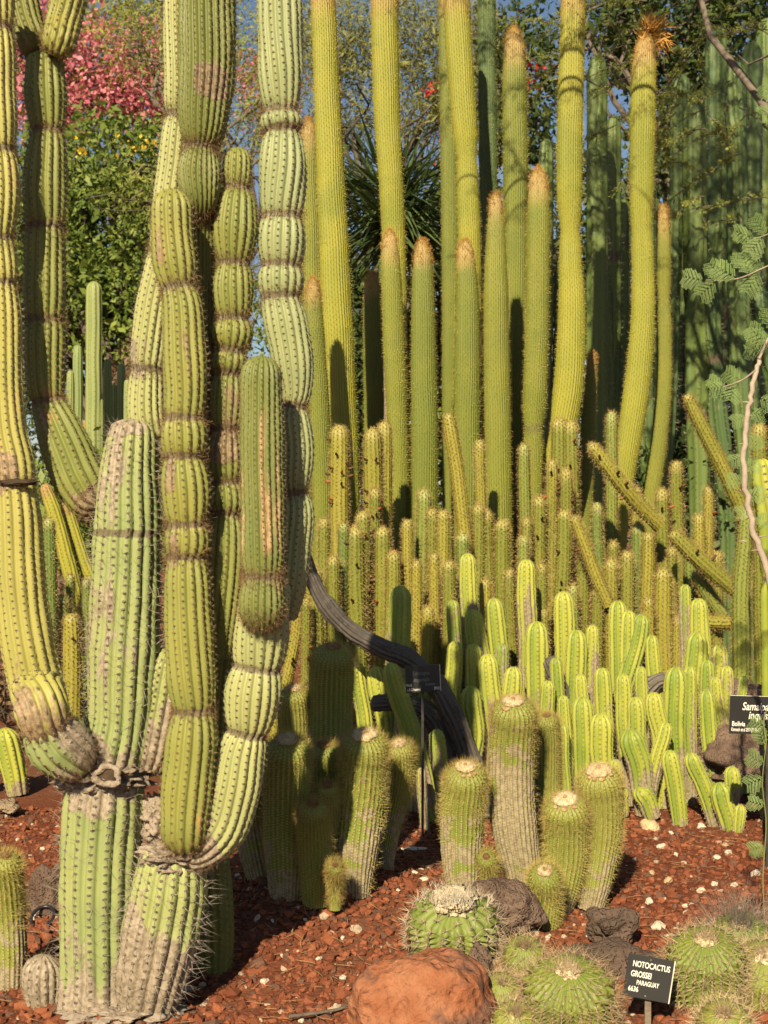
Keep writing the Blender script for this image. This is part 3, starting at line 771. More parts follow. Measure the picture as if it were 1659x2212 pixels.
COLREF = [(692, 'short green orange-tipped column'), (744, 'tall yellow column by the giant'), (860, 'bowed yellow column'), (917, 'pale-tipped straight column'), (1010, 'dull brown-tipped column'), (1077, 'orange-brown pointed column'), (1151, 'pinched olive column'), (1205, 'collared yellow column'), (1290, 'slim tapering olive column'), (1348, 'tufted yellow column'), (1420, 'slim brown-tipped column'), (1530, 'leaning deep green columns'), (1640, 'bright green stem by the thorny branch')]
ORD = ['tallest', 'second tallest', 'third tallest', 'fourth tallest', 'fifth tallest', 'sixth tallest', 'seventh tallest', 'eighth tallest', 'ninth tallest', 'tenth tallest'] + ['%dth tallest' % i for i in range(11, 30)]
GREENS = {18, 32, 36, 42, 3, 27, 9, 21, 50, 55}
def tkind(i, fl): return 'smooth green' if i in GREENS else ('budding brown-spined' if fl else 'bud-free brown-spined')
TINFO = [(min(COLREF, key=lambda c: abs(c[0] - x))[1], tkind(i, fl), EYE - (y - CY) * td(y) / F) for i, (x, y, hw, fl) in enumerate(up)]
for i, (x, y, hw, fl) in enumerate(up):
    col_, kd_, h_ = TINFO[i]
    peers = sorted([t[2] for t in TINFO if t[:2] == (col_, kd_)], reverse=True)
    lab = ((ORD[peers.index(h_)] + ' ') if len(peers) > 1 else 'lone ') + kd_ + ' torch cactus before the ' + col_
    grp = kd_ + ' torch cacti'
    rng = np.random.default_rng(i + 31)
    d = td(y) + rng.uniform(-.08, .08)
    yb = YG(d) + 6; ln = rng.normal(0, 24); hw = hw * rng.uniform(.85, 1.2)
    rows = [(x + ln, yb, hw * .9), (x + ln * .4, y + .55 * (yb - y), hw * 1.02), (x, y + 70, hw), (x, y + 22, hw * .95), (x, y, hw * .8)]
    green = i in GREENS
    torch(rows, d, lab, grp, 'torch_green' if green else 'torch', flowers=0 if green else fl * 3)
# leaning torch cacti
torch([(1010, 1230, 15), (1000, 1120, 15), (985, 1000, 15), (973, 930, 15), (967, 893, 11)], 7.75, 'yellow torch cactus tilting left between two green columns', None)
torch([(1425, 1135, 16, .1), (1375, 1085, 17, .05), (1330, 1030, 16), (1295, 985, 15), (1274, 960, 11)], 7.45, 'long torch cactus sprawling diagonally, its rusty head resting by the yellow curved column', None, flowers=5)
torch([(1600, 1285, 17), (1545, 1240, 18), (1490, 1190, 18), (1450, 1150, 15)], 7.2, 'thick torch cactus lying diagonally above the bright green clump', None, flowers=2)
torch([(1612, 1120, 15), (1580, 1050, 16), (1540, 970, 16), (1505, 900, 15), (1482, 852, 10)], 7.6, 'long torch cactus leaning towards the deep green columns, bristly brown head', None)
torch([(1600, YG(7.0), 20), (1602, 1400, 20), (1602, 1250, 19), (1610, 1150, 16), (1612, 1100, 12)], 7.0, 'thick grey green torch cactus hairy all over beside the dark boulder', None, 'torch_green')
torch([(1315, 1310, 13), (1285, 1240, 14), (1258, 1165, 13), (1238, 1115, 10)], 7.35, 'torch cactus leaning left over the bright green clump', None)
torch([(1590, 1345, 15), (1540, 1345, 16), (1490, 1338, 15)], 7.15, 'torch cactus lying flat among the bright green clump stems', None)
torch([(1560, 1330, 15), (1530, 1285, 16), (1500, 1235, 14)], 7.35, 'short olive torch cactus leaning under the thick diagonal one', None, 'torch_green')
# slender stems beyond the trunk on the left
leftish = [([(165, 1290, 16), (140, 1190, 17), (115, 1100, 16), (95, 1045, 12)], 8.2, 'gold', 'yellow ribbed stem leaning behind the arm and the trunk'),
           ([(205, 1270, 14), (180, 1210, 15), (160, 1150, 15), (140, 1080, 12)], 8.3, 'gold', 'second yellow leaning stem close to the trunk')]
for rows, d, mat, lab in leftish:
    ks = keys_px([(rows[0][0] + 35, YG(d), rows[0][2])] + rows, d)
    r0 = root('leaning_cactus', [ks[0][0], d, 0], lab, 'cactus')
    st = Stem(ks, n=12, depth=.15, step=.02, spr=5, areole=.024, seed=int(d * 10)); p_, n_, s_ = st.areoles(back=.5)
    add_stem(r0, st, M[mat], 'stem', ([spikes(p_, n_, 4, .015, .0018, .7, np.random.default_rng(4))], M['sp_grey']))
for i, (x, y, hw) in enumerate(((106, 1118, 13), (135, 1285, 14), (110, 1225, 12), (186, 1250, 10), (152, 1240, 10), (90, 1330, 12))):
    d = 7.6 + .1 * i
    torch([(x + 6, YG(d), hw), (x + 3, y + 120, hw), (x, y + 20, hw), (x, y, hw * .8)], d, ['tallest', 'fifth tallest', 'second tallest', 'fourth tallest', 'third tallest', 'shortest'][i] + ' dusty green stem between the yellow arm and the trunk', 'dusty stems behind the jointed arm', 'torch_green')
torch([(158, YG(7.0), 20), (156, 1420, 20), (155, 1350, 19), (154, 1325, 14)], 7.0, 'stubby golden-tipped torch cactus seen between the yellow arm and the trunk', None, flowers=1)

# ================================================================== BRIGHT GREEN CLUMPS
def ed(top): return float(np.interp(top, [1195, 1300, 1450, 1550, 1640, 1700], [7.15, 7.0, 6.75, 6.6, 6.38, 6.3]))
def clump(stems, label, base, logs=()):
    r0 = root('cactus_clump', base, label, 'cactus clump', None)
    for i, s in enumerate(stems):
        x, y, hw, bx, gy = s[:5]                     # tip x, tip y, half width, foot x, row where the green ends
        d = s[5] if len(s) > 5 else ed(y)
        yb = YG(d) + 4
        if gy > yb - 30: gy = yb - 30
        jr = np.random.default_rng(int(x * 7 + y)); bx = bx + jr.normal(0, 16); hw = hw * jr.uniform(.9, 1.12)
        xm = x + (bx - x) * .45 + jr.normal(0, 3)
        rows = [(bx, yb, hw * .82), (x + (bx - x) * .8, y + (yb - y) * .72, hw * .93), (xm, y + (yb - y) * .38, hw), (x + (bx - x) * .12, y + (yb - y) * .14, hw * 1.0), (x, y, hw * .86)]
        ks = keys_px(rows, d)
        cork = (yb - gy) * d / F
        sd = int(x * 3 + y)
        st = Stem(ks, n=11 + sd % 2, depth=.22, step=.03, spr=5, areole=.024, bump=.05, seed=sd, tip=1.15, cork=cork, sharp=1.9)
        rng = np.random.default_rng(sd)
        pos, nr, ss = st.areoles(back=.5)
        add_stem(r0, st, M['clump'], 'stem', ([spikes(pos, nr, 5, .010, .0016, .8, rng)], M['sp_pale']))
    for rows, d, n in logs:
        ks = keys_px(rows, d, .82)
        st = Stem(ks, n=n, depth=.16, step=.012, spr=6, areole=.03, bump=.06, seed=int(rows[0][0]), tip=.6, wob=.09, sharp=1.5, girth=.03)
        add_stem(r0, st, M['grey_log'], 'withered_stem')
    return r0

main = [(1010, 1195, 21, 1030, 1300), (1137, 1208, 22, 1130, 1310), (978, 1296, 18, 1000, 1370), (1021, 1316, 21, 1030, 1420), (1066, 1292, 22, 1110, 1440), (983, 1385, 18, 990, 1480), (1022, 1390, 18, 1030, 1500), (1053, 1412, 22, 1055, 1480), (1160, 1342, 25, 1155, 1480), (1217, 1277, 24, 1235, 1390), (1246, 1360, 24, 1250, 1480), (1335, 1297, 20, 1330, 1400), (1358, 1318, 20, 1335, 1400), (1388, 1327, 23, 1310, 1400), (1300, 1442, 21, 1300, 1520), (1346, 1455, 18, 1350, 1520), (1254, 1456, 16, 1265, 1530), (1408, 1372, 18, 1420, 1480), (1460, 1440, 26, 1465, 1630), (1509, 1292, 22, 1510, 1380), (1507, 1366, 24, 1515, 1480), (1554, 1390, 17, 1550, 1450), (1528, 1425, 18, 1530, 1480), (1570, 1438, 15, 1570, 1500), (1545, 1462, 16, 1545, 1510), (1526, 1490, 17, 1540, 1580), (1607, 1460, 11, 1600, 1520), (1412, 1495, 22, 1445, 1700), (1372, 1505, 20, 1400, 1590), (1360, 1575, 25, 1385, 1650), (1258, 1505, 23, 1262, 1660), (1297, 1540, 27, 1302, 1680), (1214, 1564, 15, 1212, 1650), (1217, 1502, 14, 1217, 1570), (1018, 1482, 22, 1030, 1610), (1200, 1420, 16, 1205, 1460), (1110, 1440, 20, 1110, 1500), (1280, 1350, 15, 1290, 1400), (1440, 1560, 16, 1450, 1640), (1185, 1470, 17, 1180, 1560), (1330, 1640, 14, 1350, 1680), (1085, 1390, 16, 1090, 1440), (1480, 1262, 15, 1485, 1290), (1385, 1440, 14, 1390, 1500), (1490, 1440, 17, 1495, 1560)]
clump(main, 'wide clump of bright yellow green ribbed cactus stems with corky feet before the torch cacti', P(1250, YG(6.7), 6.7),
      logs=[([(1470, 1500, 22), (1430, 1470, 24), (1385, 1510, 24), (1350, 1580, 22)], 6.85, 12), ([(1250, 1560, 24), (1210, 1480, 24), (1180, 1420, 22)], 6.9, 12)])
front = [(1445, 1620, 20, 1492, 1740, 6.3), (1490, 1626, 20, 1548, 1740, 6.28), (1552, 1690, 22, 1590, 1800, 6.2), (1582, 1655, 18, 1610, 1700, 6.35), (1600, 1738, 13, 1605, 1790, 6.15), (1378, 1700, 20, 1420, 1740, 6.45), (1345, 1700, 16, 1365, 1730, 6.5), (1630, 1690, 14, 1640, 1730, 6.3)]
clump(front, 'small front clump of slanting green ribbed stems below the dark boulder', P(1510, YG(6.3), 6.3))
left = [(865, 1265, 24, 872, 1370, 6.75), (842, 1432, 25, 905, 1620, 6.35), (942, 1575, 20, 950, 1645, 6.2), (909, 1658, 13, 915, 1680, 6.15), (880, 1530, 22, 900, 1680, 6.55), (812, 1440, 24, 830, 1600, 6.75), (665, 1472, 12, 668, 1560, 6.5), (770, 1430, 20, 790, 1560, 6.8), (905, 1440, 20, 915, 1560, 6.9), (740, 1500, 18, 745, 1600, 6.7)]
clump(left, 'shaded clump of green ribbed stems with a curved grey trunk by the dark name plate', P(880, YG(6.6), 6.6),
      logs=[([(1050, 1760, 26), (1020, 1660, 30), (980, 1550, 30), (935, 1470, 28), (885, 1425, 27), (820, 1398, 26), (755, 1360, 25), (700, 1300, 23), (668, 1235, 21), (652, 1180, 19)], 6.45, 12),
            ([(1040, 1760, 24), (1005, 1690, 26), (965, 1610, 28), (925, 1540, 28), (880, 1520, 24), (800, 1520, 22)], 6.5, 12)])

# bright green stem at the right edge
r0 = root('green_ribbed_cactus', P(1690, YG(6.0), 6.0), 'tall bright green four-ribbed stem behind the name plate on the dark boulder', 'cactus')
ks = keys_px([(1690, YG(6.0), 34), (1682, 1500, 36), (1676, 1255, 36), (1668, 1120, 36), (1650, 1040, 30), (1644, 990, 20)], 6.0)
st = Stem(ks, n=6, depth=.26, step=.02, spr=8, areole=.035, seed=8, cons=[(hz(1250, 6.0), .88)], sharp=1.6)
p_, n_, s_ = st.areoles(); add_stem(r0, st, M['clump'], 'stem', ([spikes(p_, n_, 5, .012, .002, .7, np.random.default_rng(4))], M['sp_dark']))

# ================================================================== WOOL-TIPPED COLUMN CLUMP (two groups)
def fuzzy(rows, d, label, cork=None, seed=0, n=28, cap=.5, group=None, bright=True, tipk=.7, capmat='wool', dots=0, lean=.075):
    R3 = np.array([r[:3] for r in rows], float)
    tt = np.linspace(0, len(R3) - 1, 14); R3 = catmull(R3, np.arange(len(R3)), tt)
    hgt = R3[0, 1] - R3[-1, 1]; u = np.clip(1 - (R3[:, 1] - R3[-1, 1]) / min(.5 * hgt, 150), 0, 1)
    ks = keys_px([(a, b, c, -lean * q ** 1.6) for (a, b, c), q in zip(R3, u)], d)
    r0 = root('woolly_cactus', [ks[0][0], ks[0][1], gz(ks[0][0], ks[0][1])], label, 'cactus', group)
    st = Stem(ks, n=n, depth=.085, step=.016, spr=4, areole=.0105, bump=.05, seed=seed + 4000, tip=tipk, cork=cork, girth=.012, wob=.02)
    rng = np.random.default_rng(seed + 4100)
    pos, nr, ss = st.areoles(0.02, back=.6)
    # dense golden hair, thinner over the old corky foot
    w = np.ones(len(pos)) if cork is None else np.clip((ss - cork * .55) / max(.05, cork * .6), .12, 1)
    sel = rng.uniform(0, 1, len(pos)) < w
    o = add_stem(r0, st, M['fuzzy'], 'stem', ([spikes(pos[sel], nr[sel], 5, .026, .0010, .8, rng, lift=-.1)], M['sp_gold']))
    tdir = st.t[-1]
    tipc, R = st.c[-1], st.r[np.argmin(np.abs(st.s - (st.L - ks[-1][3] * tipk * 1.1)))]
    p2, n2, s2 = st.areoles(st.L - R * 1.1)
    put('crown_bristles', *spikes(p2, n2 + tdir * .6, 5, .034, .0009, .45, rng), M['sp_gold'], r0, smooth=False, kind='stuff')
    if cap:
        q, f = lump((0, 0, 0), (R * cap * .92, R * cap * .92, R * cap * .26), .16, 2.0, seed, 4)
        z = Vector(tdir); rot = np.array(z.to_track_quat('Z', 'Y').to_matrix())
        q = q @ rot.T + tipc - tdir * R * .04
        c0 = put('wool_cap', q, f, M[capmat], r0)
        pk = rng.integers(0, len(q), 700); pq = q[pk]; nq = pq - (tipc - tdir * R * .5); nq /= np.linalg.norm(nq, axis=1)[:, None]
        put('wool_hairs', *spikes(pq, nq, 2, .010, .0012, .8, rng), M[capmat], c0, smooth=False, kind='stuff')
        q, f = lump((0, 0, 0), (R * cap * .2, R * cap * .2, R * cap * .16), .3, 3, seed + 3, 2)
        put('growing_point', q @ rot.T + tipc + tdir * R * cap * .16, f, M['wool_brown'], c0)
    for j in range(dots):                                 # old flower scars beside the crown
        a, b = np.cross(tdir, [1, 0, 0]), np.cross(tdir, [0, 1, 0])
        ang = rng.uniform(-2.6, -.5); ca = np.cross(tdir, np.array([1., 0, 0])); ca /= np.linalg.norm(ca)
        cb = np.cross(tdir, ca)
        dirv = math.cos(ang) * cb * -1 + math.sin(ang) * ca
        if dirv[1] > 0: dirv = -dirv
        p = tipc - tdir * R * .16 + dirv * R * .58
        q, f = lump(p, (R * .12, R * .12, R * .10), .3, 3, seed + j, 2)
        put('flower_scar', q, f, M['scar_tan'], r0)
    return r0
M['scar_tan'] = plain('tan flower scar', (.50, .34, .18), (.34, .20, .09), 60, .95, .8)
fuzzy([(1132, 1935, 34), (1128, 1880, 40), (1112, 1790, 50), (1105, 1700, 50), (1107, 1600, 50), (1110, 1545, 50, -.01), (1109, 1512, 44, -.04)], 5.1, 'tallest woolly column of the right group with a bent greyish corky stem', cork=.60, seed=1, dots=2)
fuzzy([(1010, 1955, 28), (1000, 1900, 40), (997, 1820, 46), (1000, 1740, 48), (1006, 1685, 47, -.015), (1005, 1655, 42, -.045)], 5.0, 'squat woolly column with corky lower half at the outer side of the tallest one', cork=.36, seed=2, dots=3)
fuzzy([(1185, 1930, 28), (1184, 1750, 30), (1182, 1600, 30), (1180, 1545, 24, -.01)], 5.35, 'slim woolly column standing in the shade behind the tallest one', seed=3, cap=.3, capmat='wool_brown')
fuzzy([(1195, 1985, 30), (1208, 1930, 40), (1222, 1850, 48), (1225, 1780, 48), (1223, 1745, 47, -.02), (1221, 1725, 40, -.05)], 4.9, 'stout golden woolly column with a cream cap in front of its taller right neighbour', cork=.12, seed=4, dots=5, cap=.55)
fuzzy([(1272, 1960, 32), (1283, 1900, 40), (1296, 1800, 47), (1298, 1720, 48), (1295, 1685, 47, -.015), (1293, 1662, 41, -.05)], 4.95, 'woolly column with broad cream cap ringed by many brown flower scars', cork=.20, seed=5, dots=6, cap=.58)
fuzzy([(1172, 2005, 32), (1175, 1960, 37), (1177, 1905, 38), (1177, 1880, 30, -.03)], 4.72, 'small golden woolly ball-topped column beside the brown lava rock', seed=6, cap=.45)
fuzzy([(1054, 1925, 22), (1052, 1880, 26), (1050, 1850, 22, -.02)], 5.0, 'tiny woolly offset tucked between two corky columns', seed=7, cap=.3, capmat='wool_brown')
# left group, mostly in the giant's shadow
fuzzy([(768, 1933, 34), (768, 1893, 38), (770, 1840, 48), (780, 1740, 52), (786, 1650, 50), (788, 1610, 49, -.015), (787, 1585, 42, -.05)], 4.70, 'sunlit woolly column with a big cream cap in the left group', cork=.30, seed=8, cap=.55)
fuzzy([(835, 1890, 16), (835, 1850, 18), (845, 1780, 24), (862, 1690, 30), (864, 1630, 32), (861, 1605, 27, -.03)], 5.00, 'narrow sunlit woolly column leaning away from the big cream-capped one', cork=.25, seed=9, cap=.5)
fuzzy([(822, 1890, 14), (822, 1850, 16), (832, 1770, 20), (842, 1690, 21), (842, 1660, 16, -.01)], 5.15, 'thin woolly stem hidden behind the narrow leaning one', seed=10, cap=0)
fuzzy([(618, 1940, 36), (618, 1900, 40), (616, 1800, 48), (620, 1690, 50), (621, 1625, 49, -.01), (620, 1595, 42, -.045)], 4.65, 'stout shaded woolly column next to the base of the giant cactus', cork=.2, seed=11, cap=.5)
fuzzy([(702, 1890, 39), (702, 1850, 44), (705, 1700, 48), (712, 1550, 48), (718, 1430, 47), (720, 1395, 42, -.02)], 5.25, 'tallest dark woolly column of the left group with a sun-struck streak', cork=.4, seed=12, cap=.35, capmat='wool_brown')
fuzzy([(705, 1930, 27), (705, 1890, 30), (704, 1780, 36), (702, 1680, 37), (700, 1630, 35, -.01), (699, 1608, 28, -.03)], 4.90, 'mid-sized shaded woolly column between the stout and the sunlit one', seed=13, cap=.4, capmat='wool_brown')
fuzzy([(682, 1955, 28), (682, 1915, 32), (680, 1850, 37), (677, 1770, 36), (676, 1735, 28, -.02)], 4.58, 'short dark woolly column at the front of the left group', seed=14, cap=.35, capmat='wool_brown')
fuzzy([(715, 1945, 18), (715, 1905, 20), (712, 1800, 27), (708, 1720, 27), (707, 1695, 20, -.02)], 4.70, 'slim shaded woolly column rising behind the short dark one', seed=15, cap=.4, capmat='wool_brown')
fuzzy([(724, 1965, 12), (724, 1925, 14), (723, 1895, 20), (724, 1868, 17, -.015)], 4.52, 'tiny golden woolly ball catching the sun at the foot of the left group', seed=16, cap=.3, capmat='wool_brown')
fuzzy([(570, 1950, 28), (570, 1910, 32), (556, 1840, 40), (545, 1760, 40), (540, 1680, 38), (540, 1640, 30)], 4.80, 'leaning corky woolly column half hidden by the giant cactus', cork=.45, seed=17, cap=.3)
fuzzy([(640, 1840, 30), (640, 1800, 34), (640, 1650, 36), (636, 1520, 36), (634, 1485, 28, -.02)], 5.30, 'dark woolly column behind the stout shaded one', seed=18, cap=.45)
# at the left edge
fuzzy([(20, 2130, 36), (20, 2040, 38), (16, 1930, 37), (12, 1875, 35), (11, 1848, 28, -.02)], 4.15, 'small ribbed woolly column beside the foot of the giant cactus, scarred orange', cork=.22, seed=19, cap=.3, capmat='wool_brown', n=22)
clump([(8, 1572, 26, 20, 1720, 7.0), (-20, 1600, 24, -15, 1720, 7.05)], 'bright green ribbed stems on shaded red soil left of the jointed arm', P(8, YG(7), 7))

# ================================================================== ROCKS
def rock_mat(name, c1, c2, c3, pits=90, bump=1.0, stain=None):
    m = NT(name)
    n1 = m.noise(9, 6, .6); n2 = m.noise(70, 5, .65)
    vo = m.node('ShaderNodeTexVoronoi'); vo.inputs['Scale'].default_value = pits; m.L.new(m.coord(), vo.inputs['Vector'])
    col = m.mix(m.step(n1, .35, .65), c1, c2)
    col = m.mix(m.math('MULTIPLY', m.step(n2, .5, .72), .6), col, c3)
    if stain is not None:
        col = m.mix(m.math('MULTIPLY', m.step(m.noise(5, 5, .65), .50, .60), .8), col, stain)
    m.color(col); m.b.inputs['Roughness'].default_value = .92; m.b.inputs['Specular IOR Level'].default_value = .12
    h = m.math('ADD', m.math('MULTIPLY', m.step(vo.outputs[0], .15, .5), .5), n2)
    m.bump(h, bump, .012)
    return m.m
M['lava'] = rock_mat('brown lava rock', (.13, .085, .06), (.19, .13, .095), (.10, .07, .055), 95)
M['lava_dark'] = rock_mat('dark lava rock', (.10, .07, .05), (.15, .10, .075), (.08, .06, .05), 80)
M['boulder'] = rock_mat('orange boulder', (.28, .10, .045), (.36, .155, .08), (.21, .075, .035), 30, 1.0, stain=(.12, .068, .05))
M['tan_rock'] = rock_mat('tan rock', (.24, .17, .11), (.33, .25, .16), (.19, .13, .08), 60)
M['pale_stone'] = rock_mat('pale stone', (.62, .52, .38), (.70, .62, .50), (.5, .38, .24), 60, .5)
M['ochre_stone'] = rock_mat('ochre stone', (.50, .34, .18), (.58, .43, .25), (.4, .25, .12), 60, .5)

def rock(name, x, y, d, rad, mat, label, seed, amp=.5, freq=1.1, sub=5, flat=-.55, rot=0.0, group=None):
    k = d / F
    c = P(x, y, d)
    v, f = lump(c, np.array(rad) * k, amp, freq, seed, sub, flat, rot)
    return single(name, v, f, M[mat], [c[0], c[1], max(0, c[2] - rad[2] * k * .5)], label, 'rock', group)
rock('lava_rock', 1080, 1962, 4.62, (80, 74, 62), 'lava', 'round pitted brown lava rock leaning against the woolly columns', 3, .45)
rock('lava_rock', 1328, 2008, 4.5, (50, 44, 50), 'lava_dark', 'small dark upright lava rock on the red gravel', 6, .5)
rock('flat_rock', 1318, 2078, 4.25, (108, 84, 38), 'lava_dark', 'flat dark brown rock behind the capital-lettered name plate', 8, .4)
rock('boulder', 922, 2215, 3.70, (166, 130, 160), 'boulder', 'big smooth orange boulder in front of the spiny barrel cactus', 12, .27, .95, 6)
rock('rock_shard', 1040, 2110, 3.98, (34, 30, 62), 'lava', 'brown shard leaning against the orange boulder', 15, .5, 1.2, 4)
rock('dark_boulder', 1606, 1530, 6.95, (74, 80, 66), 'lava', 'upper dark boulder carrying shade of the thorny branch', 21, .42)
rock('dark_boulder', 1578, 1632, 6.75, (92, 84, 72), 'lava', 'lower brown boulder beneath the darker one, next to slanting green stems', 24, .42)
rock('lava_rock', 112, 1950, 4.9, (50, 50, 84), 'lava', 'brown rock hidden behind the foot of the giant cactus', 27, .4)
rock('grey_stone', 14, 1742, 6.5, (30, 30, 16), 'tan_rock', 'grey flat stone on shaded gravel by the bright green ribbed stems', 31, .4, 1.4, 4)
rock('tan_rock', 838, 2062, 4.42, (27, 24, 22), 'tan_rock', 'crumbly tan rock on the gravel left of the orange boulder', 33, .7, 1.8, 4)
rock('grey_stone', 772, 2160, 4.02, (20, 14, 9), 'tan_rock', 'flat grey chip by the orange boulder', 37, .5, 1.4, 3)
rock('tan_stone', 1140, 2043, 4.45, (22, 13, 15), 'ochre_stone', 'wedge-shaped ochre stone below the round lava rock', 41, .4, 1.2, 3)
rock('pale_stone', 1404, 1788, 6.2, (21, 18, 19), 'ochre_stone', 'largest cream stone lying before the bright green clump', 44, .35, 1.1, 3)
rock('bark_chip', 893, 1838, 5.78, (24, 16, 9), 'pale_stone', 'crumpled whitish bark chip near the narrow woolly column', 47, .9, 2.2, 3)

pebbles = [(1514, 1786, 11), (1277, 1982, 9), (1442, 1903, 11), (1407, 1887, 8), (1548, 1858, 12), (1515, 1920, 9), (1543, 1905, 8), (1586, 1908, 9), (1630, 1887, 12), (1567, 1826, 8), (1428, 1835, 9), (1573, 1846, 10), (1402, 1955, 11), (1422, 2011, 17), (1394, 2012, 7), (1271, 2027, 6), (1184, 2031, 7), (910, 1925, 6), (926, 1912, 6), (916, 1956, 10), (894, 1943, 7), (843, 1948, 6), (971, 1926, 14), (778, 2058, 9), (740, 2067, 6), (718, 1976, 7), (725, 1992, 7), (741, 2122, 8), (725, 2173, 8), (514, 1980, 7), (570, 2127, 12), (689, 2096, 8), (436, 2125, 10), (525, 2132, 8), (563, 2198, 8), (521, 2165, 7), (651, 2198, 8), (365, 2196, 6), (31, 2127, 10), (92, 1832, 7), (38, 1814, 6), (78, 1990, 9), (720, 1973, 6), (620, 1966, 6), (470, 2150, 6), (610, 2090, 5), (660, 2050, 5), (1480, 1960, 6), (1350, 1920, 5), (1370, 1860, 6), (1460, 1850, 6), (1600, 1960, 7), (1500, 2010, 6), (1240, 2000, 5), (860, 1990, 5), (800, 2010, 5), (640, 2150, 7), (590, 2050, 5), (880, 1900, 5), (1450, 1800, 6)]
prng = np.random.default_rng(9)
peb_meshes = []
for i in range(6):
    v, f = lump((0, 0, 0), (1, .8, .62), .55, 1.5, 50 + i, 2)
    peb_meshes.append([mesh_np('pale_pebble', v, f, M[k], smooth=False) for k in ('pale_stone', 'ochre_stone')])
for i, (x, y, r) in enumerate(pebbles):
    d = DG(y); p = P(x, y, d); s = r * d / F
    och = prng.uniform() < .25
    o = bpy.data.objects.new('ochre_pebble' if och else 'pale_pebble', peb_meshes[i % 6][1 if och else 0])
    COL.objects.link(o)
    o.location = (p[0], p[1], gz(p[0], p[1]) + s * .45); o.scale = (s, s, s)
    o.rotation_euler = (prng.normal(0, .3), prng.normal(0, .3), prng.uniform(0, 6.28))
    big = s >= .016
    setp(o, ('ochre' if och else 'cream white') + (' stone, larger than most, lying on the red gravel' if big else ' pebble lying on the red gravel'), 'stone', ('ochre' if och else 'cream') + (' stones on the gravel' if big else ' pebbles on the gravel'))

# ================================================================== BARREL CACTI IN FRONT
def barrel(x, yb, hw, top, d, label, seed, n=30, sp='sp_long', slen=.045, m=8, mat='barrel', cap='wool', capr=.33, swidth=.0015, spread=.9, depth=.10, areole=.016, name='barrel_cactus', lift=-.25, sub=True, tuft=True):
    h = yb - top
    rows = [(x, yb + 6, hw * .72), (x, yb - h * .25, hw * .97), (x, yb - h * .5, hw, -.0), (x, yb - h * .75, hw * .93, -.012), (x, top + h * .1, hw * .80, -.03)]
    ks = keys_px(rows, d)
    r0 = root(name, [ks[0][0], d, 0], label, 'cactus')
    st = Stem(ks, n=n, depth=depth, step=.008, spr=5, areole=areole, bump=.16, seed=seed + 6000, tip=.62, sharp=1.8)
    rng = np.random.default_rng(seed + 6100)
    pos, nr, ss = st.areoles(.02)
    add_stem(r0, st, M[mat], 'stem', ([spikes(pos, nr, m, slen, swidth, spread, rng, lift=lift, crossed=swidth > .002)], M[sp]))
    R = ks[-1][3]; tipc, tdir = st.c[-1], st.t[-1]
    rot = np.array(Vector(tdir).to_track_quat('Z', 'Y').to_matrix())
    q, f = lump((0, 0, 0), (R * capr, R * capr, R * capr * .4), .4, 4, seed, 4)
    put('wool_cap', q @ rot.T + tipc - tdir * .006, f, M[cap], r0)
    if tuft:
        pp = tipc + rng.normal(0, R * capr * .6, (70, 3)) * np.array([1, 1, .2])
        put('crown_spines', *spikes(pp, np.tile(tdir, (70, 1)), 4, slen * .95, .0013, .38, rng), M['sp_long'] if sp != 'sp_grey' else M['sp_grey'], r0, smooth=False, kind='stuff')
    return r0, st
barrel(1525, 2185, 84, 2010, 3.95, 'large round green barrel with whitish crown beside the capital-lettered name plate', 1)
barrel(1228, 2262, 100, 2075, 3.68, 'broad green barrel with brown spiny crown right of the orange boulder', 2, n=32)
barrel(1132, 2120, 46, 2035, 3.98, 'small yellow green barrel above its two bristly neighbours near the brown shard', 3, n=22, slen=.045)
barrel(1085, 2205, 44, 2115, 3.78, 'small bristly barrel squeezed against the orange boulder', 4, n=22, slen=.042)
barrel(1112, 2270, 52, 2180, 3.62, 'low bristly barrel below the small one squeezed against the boulder', 5, n=22, slen=.042)
barrel(1652, 2185, 84, 2050, 3.97, 'green barrel with reddish crown behind the large round one', 6)
barrel(1600, 2085, 66, 1985, 4.32, 'barrel cactus buried under long grey needle spines', 7, sp='sp_grey', slen=.13, m=7, spread=.5, lift=.1, swidth=.0013)
barrel(1565, 2275, 60, 2180, 3.62, 'half-hidden barrel wrapped in dead brown spines at the foot of the large round one', 8, slen=.05, m=8, sp='sp_long')
# star-spined barrel behind the boulder
fr, fst = barrel(980, 2090, 98, 1925, 4.36, 'dark green barrel with star-shaped grey spines and cream woolly crown', 9, n=19, sp='sp_pale', slen=.040, m=9, mat='ferox', capr=.58, swidth=.0030, spread=.95, depth=.18, areole=.027, lift=0, tuft=False)
rng = np.random.default_rng(61); tp = fst.c[-1] + np.array([0, -.01, .004])
pp = tp + rng.normal(0, .042, (330, 3)) * np.array([1, 1, .2])
put('crown_spines', *spikes(pp, np.tile([0, -.1, 1.], (330, 1)), 3, .034, .0026, .5, rng, crossed=True), M['sp_pale'], fr, smooth=False, kind='stuff')

# ================================================================== NAME PLATES
M['plate'] = plain('black engraved plate', (.018, .018, .017), (.03, .03, .028), 8, .35, 0, 0, .5)
M['plate_edge'] = plain('pale plate edge', (.6, .56, .46), (.5, .46, .38), 20, .5)
M['post_wood'] = plain('grey wooden stake', (.20, .16, .115), (.13, .10, .075), 35, .85, .5)
M['post_dark'] = plain('dark metal stake', (.03, .028, .025), (.05, .045, .04), 30, .5)
M['letter'] = plain('white engraved letters', (.78, .74, .64), (.72, .68, .6), 20, .6)
M['letter_dim'] = plain('shade-dimmed letters', (.20, .195, .18), (.16, .155, .145), 20, .6)  # lettering of the shaded plate, its shade put into the grey
M['screw'] = plain('screw head', (.20, .17, .12), (.12, .1, .08), 60, .5)

